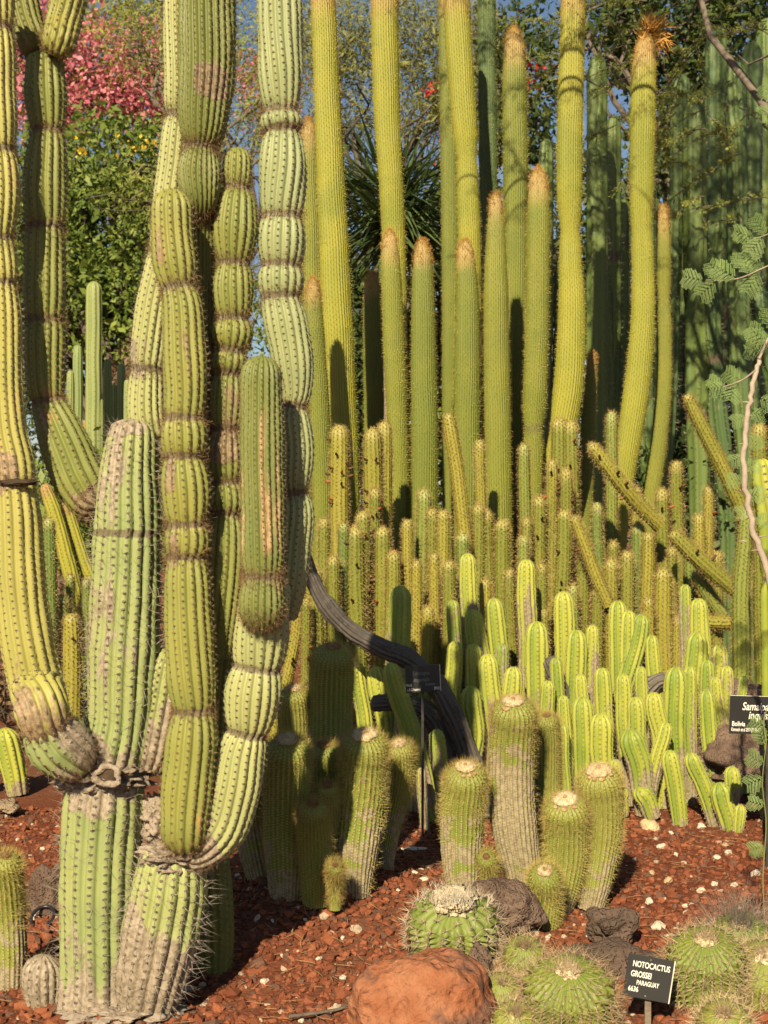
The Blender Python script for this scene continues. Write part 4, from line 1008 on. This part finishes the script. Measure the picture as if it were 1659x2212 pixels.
def box(c, h, bevel=0.0):
    bm = bmesh.new(); bmesh.ops.create_cube(bm, size=1)
    for v in bm.verts: v.co = Vector((v.co.x * 2 * h[0], v.co.y * 2 * h[1], v.co.z * 2 * h[2]))
    if bevel: bmesh.ops.bevel(bm, geom=list(bm.edges), offset=bevel, segments=2, affect='EDGES', profile=.5)
    me = bpy.data.meshes.new('b'); bm.to_mesh(me); bm.free()
    for v in me.vertices: v.co += Vector(c)
    return me

def text_mesh(s, size, mat, italic=False, align='LEFT', sx=1.0, bold=0.0):
    cu = bpy.data.curves.new('lettering', 'FONT'); cu.body = s; cu.size = size; cu.align_x = align; cu.extrude = .0004
    cu.offset = bold; cu.resolution_u = 4
    if italic: cu.shear = .22
    ob = bpy.data.objects.new('lettering', cu); COL.objects.link(ob)
    dg = bpy.context.evaluated_depsgraph_get()
    me = bpy.data.meshes.new_from_object(ob.evaluated_get(dg))
    bpy.data.objects.remove(ob); bpy.data.curves.remove(cu)
    me.materials.clear(); me.materials.append(mat); me.name = 'lettering'
    for v in me.vertices: v.co = Vector((v.co.x * sx, -v.co.z, v.co.y))
    return me

def child(name, me, parent, loc=(0, 0, 0), mat=None):
    o = bpy.data.objects.new(name, me); COL.objects.link(o); o.parent = parent; o.location = loc
    if mat: me.materials.append(mat)
    return o

def sign(x, y, d, w, h, label, lines, roll=0.0, yaw=0.0, pitch=0.0, post='post_wood', postw=.009, edges=('right',), postx=0.0, screws=True):
    c = P(x, y, d); k = d / F; W, Hh = w * k / 2, h * k / 2
    r0 = bpy.data.objects.new('name_plate', None); COL.objects.link(r0); r0.empty_display_size = .05
    r0.location = (c[0], c[1], 0); setp(r0, label, 'sign')
    pl = child('plate', box((0, 0, 0), (W, .0022, Hh), .0008), r0, (0, 0, c[2]), M['plate'])
    pl.rotation_euler = (pitch, roll, yaw)
    for e in edges:
        if e == 'right': child('plate_edge', box((W + .0012, 0, 0), (.0017, .0026, Hh)), pl, mat=M['plate_edge'])
        if e == 'top': child('plate_edge', box((0, 0, Hh + .0009), (W, .0026, .0009)), pl, mat=M['plate_edge'])
    for (s, px, py, size, mt, it, sx, bold) in lines:
        me = text_mesh(s, size * k, M[mt], it, 'LEFT', sx, bold * k)
        child('lettering', me, pl, (px * k, -.0030, -py * k))
    if screws:
        for sy in (1, -1):
            v, f = lump((0, 0, 0), (.0028, .0014, .0028), .05, 2, 3, 2)
            me = mesh_np('screw', v, f, M['screw']); child('screw', me, pl, (-.002, -.0028, sy * (Hh - .009)))
    top = c[2] + Hh * .6
    child('stake', box((postx, .012, top / 2 - .05), (postw, .005, top / 2 + .05), .001), r0, mat=M[post])
    return r0
sign(1401, 2113, 3.72, 100, 90, 'black name plate with white capitals on a wooden stake, tilted, among the barrels',
     [('NOTOCACTUS', -39, -20, 17.5, 'letter', False, .68, .3), ('GROSSEI', -40, 1, 17.5, 'letter', False, .68, .3), ('PARAGUAY', -25, 17, 14, 'letter', False, .68, .25), ('6636', -41, 32, 15, 'letter', False, .75, .25)],
     roll=R_(10.5), pitch=R_(-6))
sign(913, 1466, 6.0, 76, 58, 'dark shaded name plate beside the curved grey withered trunk',
     [('Echinopsis', -22, -8, 12.5, 'letter_dim', False, .72, .1), ('imperialis', -21, 6, 12.5, 'letter_dim', True, .74, .1), ('Hort.', -37, 15, 8.5, 'letter', False, .7, .1), ('x E.C.Hummel', -35, 25, 8.0, 'letter', False, .62, .1), ('Cactaceae', 5, 15, 8.5, 'letter_dim', False, .62, .1), ('5912', 24, 25, 8.5, 'letter', False, .7, .1)],
     roll=R_(-2.5), yaw=R_(10), post='post_dark', postw=.006, screws=False)
sign(1660, 1546, 5.55, 168, 82, 'black name plate with white italic title in front of the dark boulders',
     [('Samaipaticereus', -58, -11, 24, 'letter', True, .74, .25), ('inquisivensis', -44, 8, 24, 'letter', True, .74, .25), ('Bolivia', -79, 24, 14.5, 'letter', False, .76, .2), ('Kimnach et al 2597,JSI 96-17', -80, 35, 10.5, 'letter', False, .52, .2)],
     roll=R_(1.8), post='post_dark', postw=.008, edges=('top',), screws=False)

# bent metal tag with a loop
tg = root('metal_plant_tag', P(936, 1958, DG(1958)), 'small grey metal plant tag hanging on a bent wire loop stuck in the gravel', 'plant tag')
d = DG(1958)
loop = catmull(np.array([P(928, 1962, d), P(930, 1930, d), P(934, 1908, d), P(941, 1905, d + .01), P(947, 1916, d + .02), P(950, 1950, d + .02)]), np.arange(6.), np.linspace(0, 5, 24))
put('wire_loop', *tube(loop, .0042, 8), plain('rusty wire', (.10, .07, .05), (.17, .12, .09), 60, .6), tg)
v, f = lump((0, 0, 0), (.020, .004, .034), .05, 2, 3, 3)
cc, ss_ = math.cos(.35), math.sin(.35)
v = np.stack([v[:, 0] * cc + v[:, 2] * ss_, v[:, 1], -v[:, 0] * ss_ + v[:, 2] * cc], 1) + P(931, 1942, d - .012)
put('tag', v, f, plain('dull aluminium', (.45, .42, .36), (.36, .33, .28), 30, .45, 0, 0, .5), tg)
# black irrigation hose loop
hp = []
for t in np.linspace(0, 6.1, 40):
    hp.append(P(92 + 24 * math.cos(t), 1980 + 13 * math.sin(t), DG(1995) - .02) + np.array([0, -.05 * math.sin(t), .0]))
v, f = tube(np.array(hp), .0062, 8)
single('hose_loop', v, f, plain('black hose', (.015, .016, .02), (.03, .03, .035), 30, .35, 0, 0, .5), [*P(92, 1995, DG(1995))], 'coil of black irrigation hose beside the foot of the giant cactus', 'hose')
# dry curved stick by the boulder
pt = catmull(np.array([P(x, y, DG(y)) + np.array([0, 0, .012]) for x, y in ((625, 2205), (690, 2196), (740, 2186), (775, 2165), (790, 2140))]), np.arange(5.), np.linspace(0, 4, 20))
v, f = tube(pt, np.linspace(.006, .003, 20), 6)
single('dry_stick', v, f, M['bark'], pt[10], 'curved dry brown stick on the gravel left of the orange boulder', 'stick')

# ================================================================== TREES AND SHRUBS BEHIND
def leaf_mat(name, c1, c2, trans=.25):
    m = NT(name)
    h = m.attr('hue')
    m.color(m.mix(h[0], c1, c2)); m.b.inputs['Roughness'].default_value = .55
    tr = m.node('ShaderNodeBsdfTranslucent'); mx = m.node('ShaderNodeMixShader'); mx.inputs[0].default_value = trans
    m.L.new(m.b.inputs['Base Color'].links[0].from_socket, tr.inputs[0])
    m.L.new(m.b.outputs[0], mx.inputs[1]); m.L.new(tr.outputs[0], mx.inputs[2]); m.L.new(mx.outputs[0], m.N['Material Output'].inputs[0])
    return m.m
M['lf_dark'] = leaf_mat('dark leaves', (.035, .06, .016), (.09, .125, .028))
M['lf_hedge'] = leaf_mat('hedge leaves', (.085, .14, .025), (.22, .27, .05))
M['lf_pale'] = leaf_mat('pale feathery leaves', (.17, .21, .04), (.33, .33, .07), .3)
M['lf_grey'] = leaf_mat('grey green thin leaves', (.13, .15, .045), (.31, .30, .08), .3)
M['lf_yucca'] = leaf_mat('yucca leaves', (.03, .06, .02), (.10, .14, .04), .1)
M['lf_pink'] = leaf_mat('pink blossom', (.58, .13, .18), (.80, .36, .36), .35)
M['lf_red'] = leaf_mat('red blossom', (.55, .02, .03), (.70, .06, .06), .3)
M['lf_yellow'] = leaf_mat('yellow blossom', (.75, .45, .03), (.8, .55, .06), .3)
M['lf_acacia'] = leaf_mat('acacia leaflets', (.15, .235, .07), (.24, .32, .10), .3)
M['lf_brown'] = leaf_mat('dry brown foliage', (.12, .07, .035), (.2, .12, .06), .1)

def leaves(pos, size, rng, out=None, aspect=2.2, up=.3, sdev=.35):
    n = len(pos)
    d = rng.normal(0, 1, (n, 3))
    if out is not None: d += out
    d /= np.linalg.norm(d, axis=1)[:, None]
    nr = rng.normal(0, 1, (n, 3)); nr[:, 2] += up; nr[:, 1] -= .4
    c = np.cross(d, nr); c /= np.linalg.norm(c, axis=1)[:, None] + 1e-9
    L = size * np.exp(rng.normal(0, sdev, n))[:, None]
    W = L / aspect
    v = np.stack([pos, pos + d * L * .5 + c * W * .5, pos + d * L, pos + d * L * .5 - c * W * .5], 1).reshape(-1, 3)
    f = np.arange(4 * n).reshape(-1, 4)
    hue = np.repeat(rng.uniform(0, 1, (n, 3)), 4, 0)
    return v, f, {'hue': hue}

def cloud(blobs, n, rng, cl=.10, per=30, hollow=.35):
    """points gathered in clumps through ellipsoids; blobs (centre, radii)"""
    vol = np.array([b[1][0] * b[1][1] * b[1][2] for b in blobs]) ** .8; vol /= vol.sum()
    out = []
    for (c, r), w in zip(blobs, vol):
        m = max(1, int(n * w / per))
        u = rng.normal(0, 1, (m, 3)); u /= np.linalg.norm(u, axis=1)[:, None]
        rad = rng.uniform(hollow, 1.0, m) ** .7
        cen = np.asarray(c) + u * rad[:, None] * np.asarray(r)
        sz = cl * rng.uniform(.5, 1.4, m)
        p = np.repeat(cen, per, 0) + rng.normal(0, 1, (m * per, 3)) * np.repeat(sz, per)[:, None]
        out.append(p)
    return np.concatenate(out)

def limbs(base, top, targets, r, rng, wig=.15):
    base, top = np.asarray(base, float), np.asarray(top, float)
    parts = []
    t = np.linspace(0, 1, 10)[:, None]
    path = base + (top - base) * t; path[1:-1] += rng.normal(0, wig * .4, (8, 3)) * np.array([1, 1, .2])
    parts.append(tube(path, np.linspace(r, r * .55, 10), 8))
    for q in targets:
        q = np.asarray(q, float)
        a = path[rng.integers(5, 10)]
        tt = np.linspace(0, 1, 8)[:, None]
        pp = a + (q - a) * tt; pp[1:-1] += rng.normal(0, wig, (6, 3)); pp[:, 2] += (np.sin(tt[:, 0] * 3.14) * .15 * np.linalg.norm(q - a))
        parts.append(tube(pp, np.linspace(r * .4, r * .08, 8), 6))
        for _ in range(2):
            b = pp[rng.integers(3, 7)]; e = q + rng.normal(0, .5, 3)
            p3 = b + (e - b) * np.linspace(0, 1, 5)[:, None]; p3[1:-1] += rng.normal(0, wig * .6, (3, 3))
            parts.append(tube(p3, np.linspace(r * .16, r * .04, 5), 5))
    return join(parts)

def B(x, y, d, rx, rz, ry=None):
    k = d / F
    return (P(x, y, d), (rx * k, (ry if ry else rx * k), rz * k))

def tree(name, label, blobs, n, size, mat, seed, trunk_x, d, r=.14, cl=.12, per=30, aspect=2.2, extra=(), cat='tree', bark='bark', hollow=.35, ymid=None, group=None):
    rng = np.random.default_rng(seed)
    bx = (trunk_x - CX) * d / F
    r0 = root(name, (bx, d, 0), label, cat, group)
    ctr = np.mean([b[0] for b in blobs], 0)
    tg = []
    for c, rr in blobs:
        for _ in range(3): tg.append(np.asarray(c) + rng.uniform(-.6, .6, 3) * np.asarray(rr))
    put('trunk', *limbs((bx, d, -.1), (bx * .6 + ctr[0] * .4, d, max(.5, ctr[2] * .75)), tg, r, rng), M[bark], r0)
    p = cloud(blobs, n, rng, cl, per, hollow)
    p = p[p[:, 2] > .05]
    v, f, at = leaves(p, size, rng, aspect=aspect)
    o = put('crown', v, f, M[mat], r0, smooth=False, attrs=at)
    for nm, bl, nn, sz, mt, ccl in extra:
        p = cloud(bl, nn, rng, ccl, 12, .2)
        v, f, at = leaves(p, sz, rng, aspect=1.3)
        put(nm, v, f, M[mt], r0, smooth=False, attrs=at)
    return r0

# dense green tree left
d = 19.0
tree('evergreen_tree', 'dense dark green bushy tree below the pink blossom', [B(210, 480, d, 190, 170, 1.3), (B(130, 640, d, 150, 150, 1.3)), B(300, 640, d, 150, 180, 1.3), B(60, 480, d, 140, 180, 1.2), B(220, 330, d, 170, 80, 1.0), B(350, 420, d, 110, 140, 1.0), B(40, 700, d, 120, 160, 1.2), B(420, 560, d, 120, 220, 1.0), B(180, 560, d + 1.2, 240, 240, .6)],
     46000, .09, 'lf_hedge', 1, 250, d, .16, .13, 36, extra=[('yellow_blossom', [B(290, 300, d - .9, 60, 26, .3), B(190, 320, d - .9, 50, 20, .3)], 70, .05, 'lf_yellow', .08)])
tree('brown_shrub', 'dry brownish shrub under the dark green tree', [B(290, 840, 17, 60, 110, .6), B(330, 960, 17, 90, 120, .6)], 3500, .07, 'lf_brown', 2, 300, 17, .05, .1, 24, cat='shrub')
# pink silk-floss tree
d = 26.0
tree('pink_blossom_tree', 'tall tree covered in pink blossom against the sky', [B(90, 150, d, 110, 130, 1.5), B(300, 30, d, 210, 40, 1.2), B(260, 190, d, 170, 90, 1.2)], 6500, .11, 'lf_pale', 3, 300, d, .22, .3, 12, hollow=.1,
     extra=[('blossom', [B(70, 80, d - .5, 80, 140, 1.5), B(240, 130, d - .5, 160, 90, 1.5), B(240, 230, d - .5, 170, 50, 1.2), B(110, 230, d - .5, 110, 70, 1.2), B(330, 180, d - .5, 100, 90, 1.2), B(560, 190, d - .3, 60, 90, .8)], 12500, .08, 'lf_pink', .24)])
# feathery yellow green trees
d = 21.5
tree('feathery_tree', 'feathery yellow green tree with open crown between the giant arms', [B(330, 90, d, 130, 110, 1.2), B(470, 90, d, 140, 140, 1.2), B(560, 260, d, 100, 140, 1.0), B(640, 120, d, 90, 170, 1.0), B(290, 420, d - 4, 70, 70, .5), B(430, 480, d - 1, 120, 180, .8), B(250, 40, d, 90, 60, .8)], 15000, .085, 'lf_pale', 4, 480, d, .13, .16, 16, 4.5, hollow=.1)
d = 18.0
tree('airy_tree', 'airy thin-leaved tree with sky showing through, above the yucca', [B(720, 110, d, 100, 150, .9), B(870, 90, d, 150, 140, 1.0), B(940, 240, d, 110, 110, .9), B(770, 260, d, 80, 60, .6), B(1020, 120, d, 120, 180, .9), B(690, 330, d, 50, 110, .5)], 21000, .08, 'lf_grey', 5, 780, d, .12, .13, 18, 5, hollow=.1,
     extra=[('red_blossom', [B(930, 210, d - .9, 40, 60, .3), B(965, 340, d - .9, 26, 60, .3), B(890, 470, d - 2, 30, 30, .2), B(1160, 110, d - .9, 60, 60, .3)], 120, .05, 'lf_red', .05)])
# dark trees filling the right background
d = 15.5
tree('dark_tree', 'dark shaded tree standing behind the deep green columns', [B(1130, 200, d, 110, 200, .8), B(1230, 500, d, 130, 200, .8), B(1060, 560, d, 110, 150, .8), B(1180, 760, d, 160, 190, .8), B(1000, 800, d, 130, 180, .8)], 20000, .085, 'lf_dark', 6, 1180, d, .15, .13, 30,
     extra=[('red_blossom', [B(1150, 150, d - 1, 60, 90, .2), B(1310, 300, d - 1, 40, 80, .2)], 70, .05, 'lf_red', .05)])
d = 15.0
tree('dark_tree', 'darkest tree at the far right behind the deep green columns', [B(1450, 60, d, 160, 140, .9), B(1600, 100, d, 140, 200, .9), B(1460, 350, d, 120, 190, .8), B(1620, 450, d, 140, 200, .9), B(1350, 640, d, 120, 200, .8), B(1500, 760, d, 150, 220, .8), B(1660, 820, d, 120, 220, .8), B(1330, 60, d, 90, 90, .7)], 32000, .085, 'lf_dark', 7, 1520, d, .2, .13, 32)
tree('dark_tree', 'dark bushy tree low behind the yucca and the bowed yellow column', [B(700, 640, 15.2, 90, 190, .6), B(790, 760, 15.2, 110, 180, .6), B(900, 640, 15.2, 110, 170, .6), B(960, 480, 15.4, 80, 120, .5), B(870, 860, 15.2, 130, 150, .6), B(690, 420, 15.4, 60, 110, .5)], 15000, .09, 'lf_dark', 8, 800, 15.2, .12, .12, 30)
# low shrubs closing the view at ground level
for i, (x, y, rx, rz, dd, mt, lab) in enumerate(((760, 900, 120, 240, 14.5, 'lf_dark', 'dark low shrub behind the yellow columns by the giant'), (900, 950, 130, 220, 14.8, 'lf_hedge', 'leafy shrub below the yucca'), (500, 850, 150, 330, 16, 'lf_hedge', 'leafy shrub seen between arms of the giant cactus'), (380, 1080, 160, 160, 14, 'lf_dark', 'low dark shrub right behind the trunk of the giant'), (180, 1120, 140, 130, 11.5, 'lf_hedge', 'low shrub at the feet of the far thin fingers'), (20, 900, 120, 280, 15, 'lf_dark', 'tall dark shrub behind the yellow jointed arm'), (1100, 1000, 170, 160, 12.6, 'lf_dark', 'low dark shrub between golden and deep green columns'), (1420, 1050, 200, 130, 12.4, 'lf_dark', 'low dark shrub among the deep green column feet'), (1640, 1080, 120, 150, 12.0, 'lf_dark', 'low dark shrub beyond the thorny branch'), (170, 1480, 50, 40, 7.6, 'lf_hedge', 'small weedy plant on the soil between yellow arm and trunk'), (20, 1500, 60, 60, 8.2, 'lf_brown', 'small dry brownish plant behind the lower end of the yellow arm'))):
    sm = rz < 80
    tree('shrub', lab, [B(x, y, dd, rx, rz, .25 if sm else .7)], int(900 if sm else 3800), .05 if sm else .08, mt, 20 + i, x, dd, .012 if sm else .05, .05 if sm else .12, 20, cat='shrub')

# spiky yucca
d = 13.0
yr = root('yucca', P(835, YG(d), d), 'spiky dark yucca with a round head of sword leaves behind the bowed yellow column', 'yucca')
rng = np.random.default_rng(81)
head = P(852, 420, d)
put('trunk', *tube(np.array([P(835, YG(d), d), P(838, 800, d), P(850, 560, d), head]), [.14, .12, .11, .1], 10), M['bark'], yr)
pts = []; fcs = []; hue = []
for i in range(520):
    el = math.asin(rng.uniform(-.75, .98)); az = rng.uniform(0, 6.28)
    dv = np.array([math.cos(el) * math.cos(az), math.cos(el) * math.sin(az), math.sin(el)])
    L = rng.uniform(.5, 1.15); sd_ = np.cross(dv, [0, 0, 1.]); sd_ /= np.linalg.norm(sd_) + 1e-6
    w = rng.uniform(.014, .022); dr = .12 if el < 0 else .03
    hd = head + np.array([rng.normal(0, .07), rng.normal(0, .07), rng.uniform(-.45, .12)]); a = hd + dv * .06; b = hd + dv * L * .5 - np.array([0, 0, dr * .3]); c = hd + dv * L - np.array([0, 0, dr])
    n0 = len(pts)
    up_ = np.cross(sd_, dv) * .006
    pts += [a - sd_ * w * .7, a + sd_ * w * .7, b - sd_ * w + up_, b - up_, b + sd_ * w + up_, c]
    h = rng.uniform(0, 1); hue += [(h, 0, 0)] * 6
    fcs += [(n0, n0 + 3, n0 + 2), (n0, n0 + 1, n0 + 3), (n0 + 1, n0 + 4, n0 + 3), (n0 + 2, n0 + 3, n0 + 5), (n0 + 3, n0 + 4, n0 + 5)]
put('sword_leaves', pts, fcs, M['lf_yucca'], yr, smooth=False, attrs={'hue': hue}, kind='stuff')

# ================================================================== THORN TREE: overhead crown and hanging sprays
def sprays(starts, dirs, L, rng, nleaf=16, leaf=.075, m=7):
    tw = []; lp = []; ld = []
    for s, dv, l in zip(starts, dirs, L):
        t = np.linspace(0, 1, 7)[:, None]
        path = s + dv * l * t + np.array([0, 0, -.35 * l]) * t ** 2 + np.cumsum(rng.normal(0, .012 * l, (7, 3)), 0)
        tw.append(tube(path, np.linspace(.0045, .0015, 7), 4))
        q = rng.uniform(.15, 1, nleaf)
        p = np.stack([np.interp(q, t[:, 0], path[:, i]) for i in range(3)], 1)
        for k in range(nleaf):
            a = dv + rng.normal(0, .7, 3); a[2] -= .25; a /= np.linalg.norm(a)
            u = np.linspace(.1, 1, m)[:, None] * leaf * rng.uniform(.6, 1.3)
            side = np.cross(a, rng.normal(0, 1, 3)); side /= np.linalg.norm(side)
            for sg in (-1, 1):
                lp.append(p[k] + a * u); ld.append(np.tile(side * sg * 1.0 + a * .4, (m, 1)))
    lp, ld = np.concatenate(lp), np.concatenate(ld)
    ld /= np.linalg.norm(ld, axis=1)[:, None]
    n = len(lp); sz = leaf * .36 * rng.uniform(.7, 1.2, n)[:, None]
    c = np.cross(ld, rng.normal(0, 1, (n, 3)) + np.array([0, -1.0, .6])); c /= np.linalg.norm(c, axis=1)[:, None]
    v = np.stack([lp, lp + ld * sz * .5 + c * sz * .16, lp + ld * sz, lp + ld * sz * .5 - c * sz * .16], 1).reshape(-1, 3)
    return join(tw), (v, np.arange(4 * n).reshape(-1, 4), {'hue': np.repeat(rng.uniform(0, 1, (n, 3)), 4, 0)})

rng = np.random.default_rng(91)
sh = root('thorn_tree', (3.7, 8.3, 0), 'thorn tree with feathery yellow green sprays hanging over the deep green columns', 'tree')
tg = [np.array([x, y, z]) for x, y, z in ((.4, 6.6, 6.3), (1.2, 7.2, 7.0), (2.0, 6.6, 6.6), (2.2, 8.0, 8.4), (1.4, 7.4, 8.8), (.2, 7.6, 7.0), (2.6, 9.4, 5.9), (2.2, 9.6, 5.4), (3.0, 10.0, 5.4), (3.0, 9.0, 6.5), (1.6, 9.4, 5.6), (2.9, 9.8, 4.9))]
put('trunk', *limbs((3.7, 8.3, -.1), (3.0, 8.2, 4.6), tg, .11, rng, .12), M['bark'], sh)
st_, dr_, ln_ = [], [], []
for i in range(150):                                   # crown above the view: its dapples fall on the columns behind
    c = np.array([1.35, 7.2, 6.75]) + rng.normal(0, 1, 3) * np.array([.85, .6, .5])
    if c[2] < 5.55: c[2] = 5.55 + rng.uniform(0, .5)
    st_.append(c); a = rng.normal(0, 1, 3); a[2] *= .4; dr_.append(a / np.linalg.norm(a)); ln_.append(rng.uniform(.3, .55))
for i in range(330):
    c = np.array([1.75, 7.5, 7.5]) + rng.normal(0, 1, 3) * np.array([.75, .45, .75])
    if c[2] < 6.1: c[2] = 6.1 + rng.uniform(0, .8)
    st_.append(c); a = rng.normal(0, 1, 3); a[2] *= .4; dr_.append(a / np.linalg.norm(a)); ln_.append(rng.uniform(.3, .55))
for i in range(220):
    c = np.array([1.7, 7.4, 8.9]) + rng.normal(0, 1, 3) * np.array([.8, .4, .6])
    st_.append(c); a = rng.normal(0, 1, 3); a[2] *= .4; dr_.append(a / np.linalg.norm(a)); ln_.append(rng.uniform(.3, .55))
for i in range(75):                                    # sprays hanging into view
    x = rng.uniform(1290, 1680) if i > 14 else rng.uniform(1080, 1300)
    y = rng.uniform(-30, 520) * (0.4 + .6 * min(1, max(0, (x - 1250) / 350)))
    st_.append(P(x, y, rng.uniform(9.5, 10.6))); a = np.array([rng.normal(-.5, .6), rng.normal(0, .3), rng.normal(-.1, .3)]); dr_.append(a / np.linalg.norm(a)); ln_.append(rng.uniform(.25, .5))
nv = len(st_) - 75
for nm, sl, nl, lf, mm in (('upper_leaves', slice(0, nv), 8, .115, 4), ('feathery_leaves', slice(nv, None), 15, .07, 7)):
    tw, lv = sprays(st_[sl], dr_[sl], ln_[sl], rng, nl, lf, mm)
    put('twigs', *tw, M['bark'], sh, kind='stuff')
    put(nm, lv[0], lv[1], M['lf_pale'], sh, smooth=False, attrs=lv[2], kind='stuff')

# ================================================================== THORNY SAPLING at the right
d = 4.62
sp_ = root('thorny_sapling', P(1725, YG(d), d), 'thorny sapling with pale crooked branch and small fern-like leaves', 'sapling')
def bpath(pts, n=30, dd=d):
    return catmull(np.array([P(p[0], p[1], dd + (p[2] if len(p) > 2 else 0)) for p in pts]), np.arange(float(len(pts))), np.linspace(0, len(pts) - 1, n))
M['green_twig'] = plain('green twig', (.16, .19, .06), (.22, .20, .08), 30)
br1 = bpath([(1725, 2060), (1722, 1700), (1700, 1400), (1662, 1245), (1634, 1160), (1614, 1080), (1607, 1000), (1612, 920), (1622, 850), (1634, 800), (1642, 770)], 50)
br1[1:-1] += np.random.default_rng(3).normal(0, .0035, (48, 3))
put('branch', *tube(br1, np.linspace(.014, .008, 50), 8), M['twig'], sp_)
for pts, r in (([(1640, 775), (1655, 740), (1672, 715), (1700, 690)], .006), ([(1632, 800), (1605, 820), (1575, 832), (1555, 838)], .004), ([(1690, 560), (1640, 583), (1600, 600), (1560, 606), (1525, 604)], .003), ([(1700, 480), (1660, 505), (1630, 515)], .0025), ([(1654, 2010), (1648, 1900), (1655, 1780), (1647, 1690), (1656, 1600)], .0028), ([(1655, 1600), (1650, 1560), (1660, 1520)], .003), ([(1700, 700), (1720, 620), (1700, 540)], .006), ([(1720, 620), (1715, 400), (1690, 210)], .005)):
    pth = bpath(pts, 16); put('twig', *tube(pth, np.linspace(r, r * .5, 16), 6), M['green_twig'] if pts[0][1] > 1500 else M['twig'], sp_)
rng = np.random.default_rng(97)
for (x, y, s) in ((1612, 960, -1), (1612, 1170, -1), (1640, 1160, 1), (1600, 1060, -1), (1625, 1105, -1), (1650, 1230, 1), (1612, 900, 1), (1608, 1020, 1), (1640, 1190, -1), (1618, 870, -1), (1690, 1330, -1)):
    a = P(x, y, d); put('thorn', *tube(np.array([a, a + [s * .012, -.002, .003], a + [s * .03, -.004, .002]]), [.004, .0025, .0004], 6), M['twig'], sp_)
def bipinnate(x, y, ang, L, npair, rng, dd):
    """compound leaf: rachis with paired pinnae, each with two rows of leaflets"""
    k = dd / F
    ax = np.array([math.cos(ang), rng.normal(0, .15), math.sin(ang)]); ax /= np.linalg.norm(ax)
    nrm = np.array([rng.normal(0, .25), -1, rng.normal(.35, .2)]); nrm -= ax * (nrm @ ax); nrm /= np.linalg.norm(nrm)
    sd = np.cross(ax, nrm); o = P(x, y, dd); V = []; H_ = []
    for i in range(npair):
        t = (i + .6) / npair
        b = o + ax * L * k * t - nrm * 0
        pl = L * k * .62 * math.sin(.5 + 2.1 * t)
        for sg in (-1, 1):
            pd = ax * .55 + sd * sg; pd /= np.linalg.norm(pd); ps = np.cross(pd, nrm)
            m = 9; hh = rng.uniform(0, 1)
            for j in range(m):
                u = (j + .7) / m; w = pl * .24 * (1 - .35 * u); lw = pl / m * .46
                c = b + pd * pl * u - np.array([0, 0, .12 * pl * u * u])
                for s2 in (-1, 1):
                    e = ps * s2 * .95 + pd * .3
                    f_ = nrm * w * .15 * rng.uniform(-1, 1)
                    V += [c - pd * lw * .3, c + e * w * .5 + pd * lw + f_, c + e * w + f_, c + e * w * .5 - pd * lw + f_]; H_ += [(hh * .7 + rng.uniform(0, .3), 0, 0)] * 4
    return np.array(V), np.arange(len(V)).reshape(-1, 4), np.array(H_)
lfs = [(1520, 606, 2.9, 50), (1560, 606, 2.2, 55), (1590, 600, 2.6, 58), (1620, 592, 1.9, 60), (1650, 585, 2.4, 62), (1545, 608, 3.9, 50), (1640, 590, 4.2, 55), (1630, 515, 2.8, 55), (1655, 508, 2.2, 55), (1648, 512, 4.0, 50), (1600, 822, 2.6, 45), (1570, 834, 3.3, 45), (1585, 828, 4.4, 48), (1560, 838, 2.5, 40), (1655, 742, 2.4, 60), (1665, 730, 3.2, 60), (1675, 715, 1.9, 60), (1650, 760, 3.0, 45), (1612, 900, 3.5, 36), (1612, 890, -.2, 45), (1605, 985, 3.6, 34), (1608, 1010, .3, 42), (1606, 1040, 3.0, 40), (1612, 1070, .1, 45), (1620, 1100, 3.4, 36), (1630, 1130, .3, 40), (1650, 1650, 2.6, 46), (1650, 1680, 3.6, 46), (1650, 1610, 1.9, 42), (1652, 1740, 2.9, 40), (1650, 1830, 3.2, 40), (1652, 1850, 2.3, 38), (1655, 1570, 2.8, 40), (1690, 210, 2.6, 60), (1690, 240, 3.4, 60), (1695, 180, 2.0, 60), (1640, 860, -.4, 50), (1655, 960, 2.9, 40)]
for (x, y, a, L) in lfs:
    V, Fc, Hh = bipinnate(x, y, a, L * .85, 5, rng, d + rng.uniform(-.04, .04))
    put('compound_leaf', V, Fc, M['lf_acacia'], sp_, smooth=False, attrs={'hue': Hh})
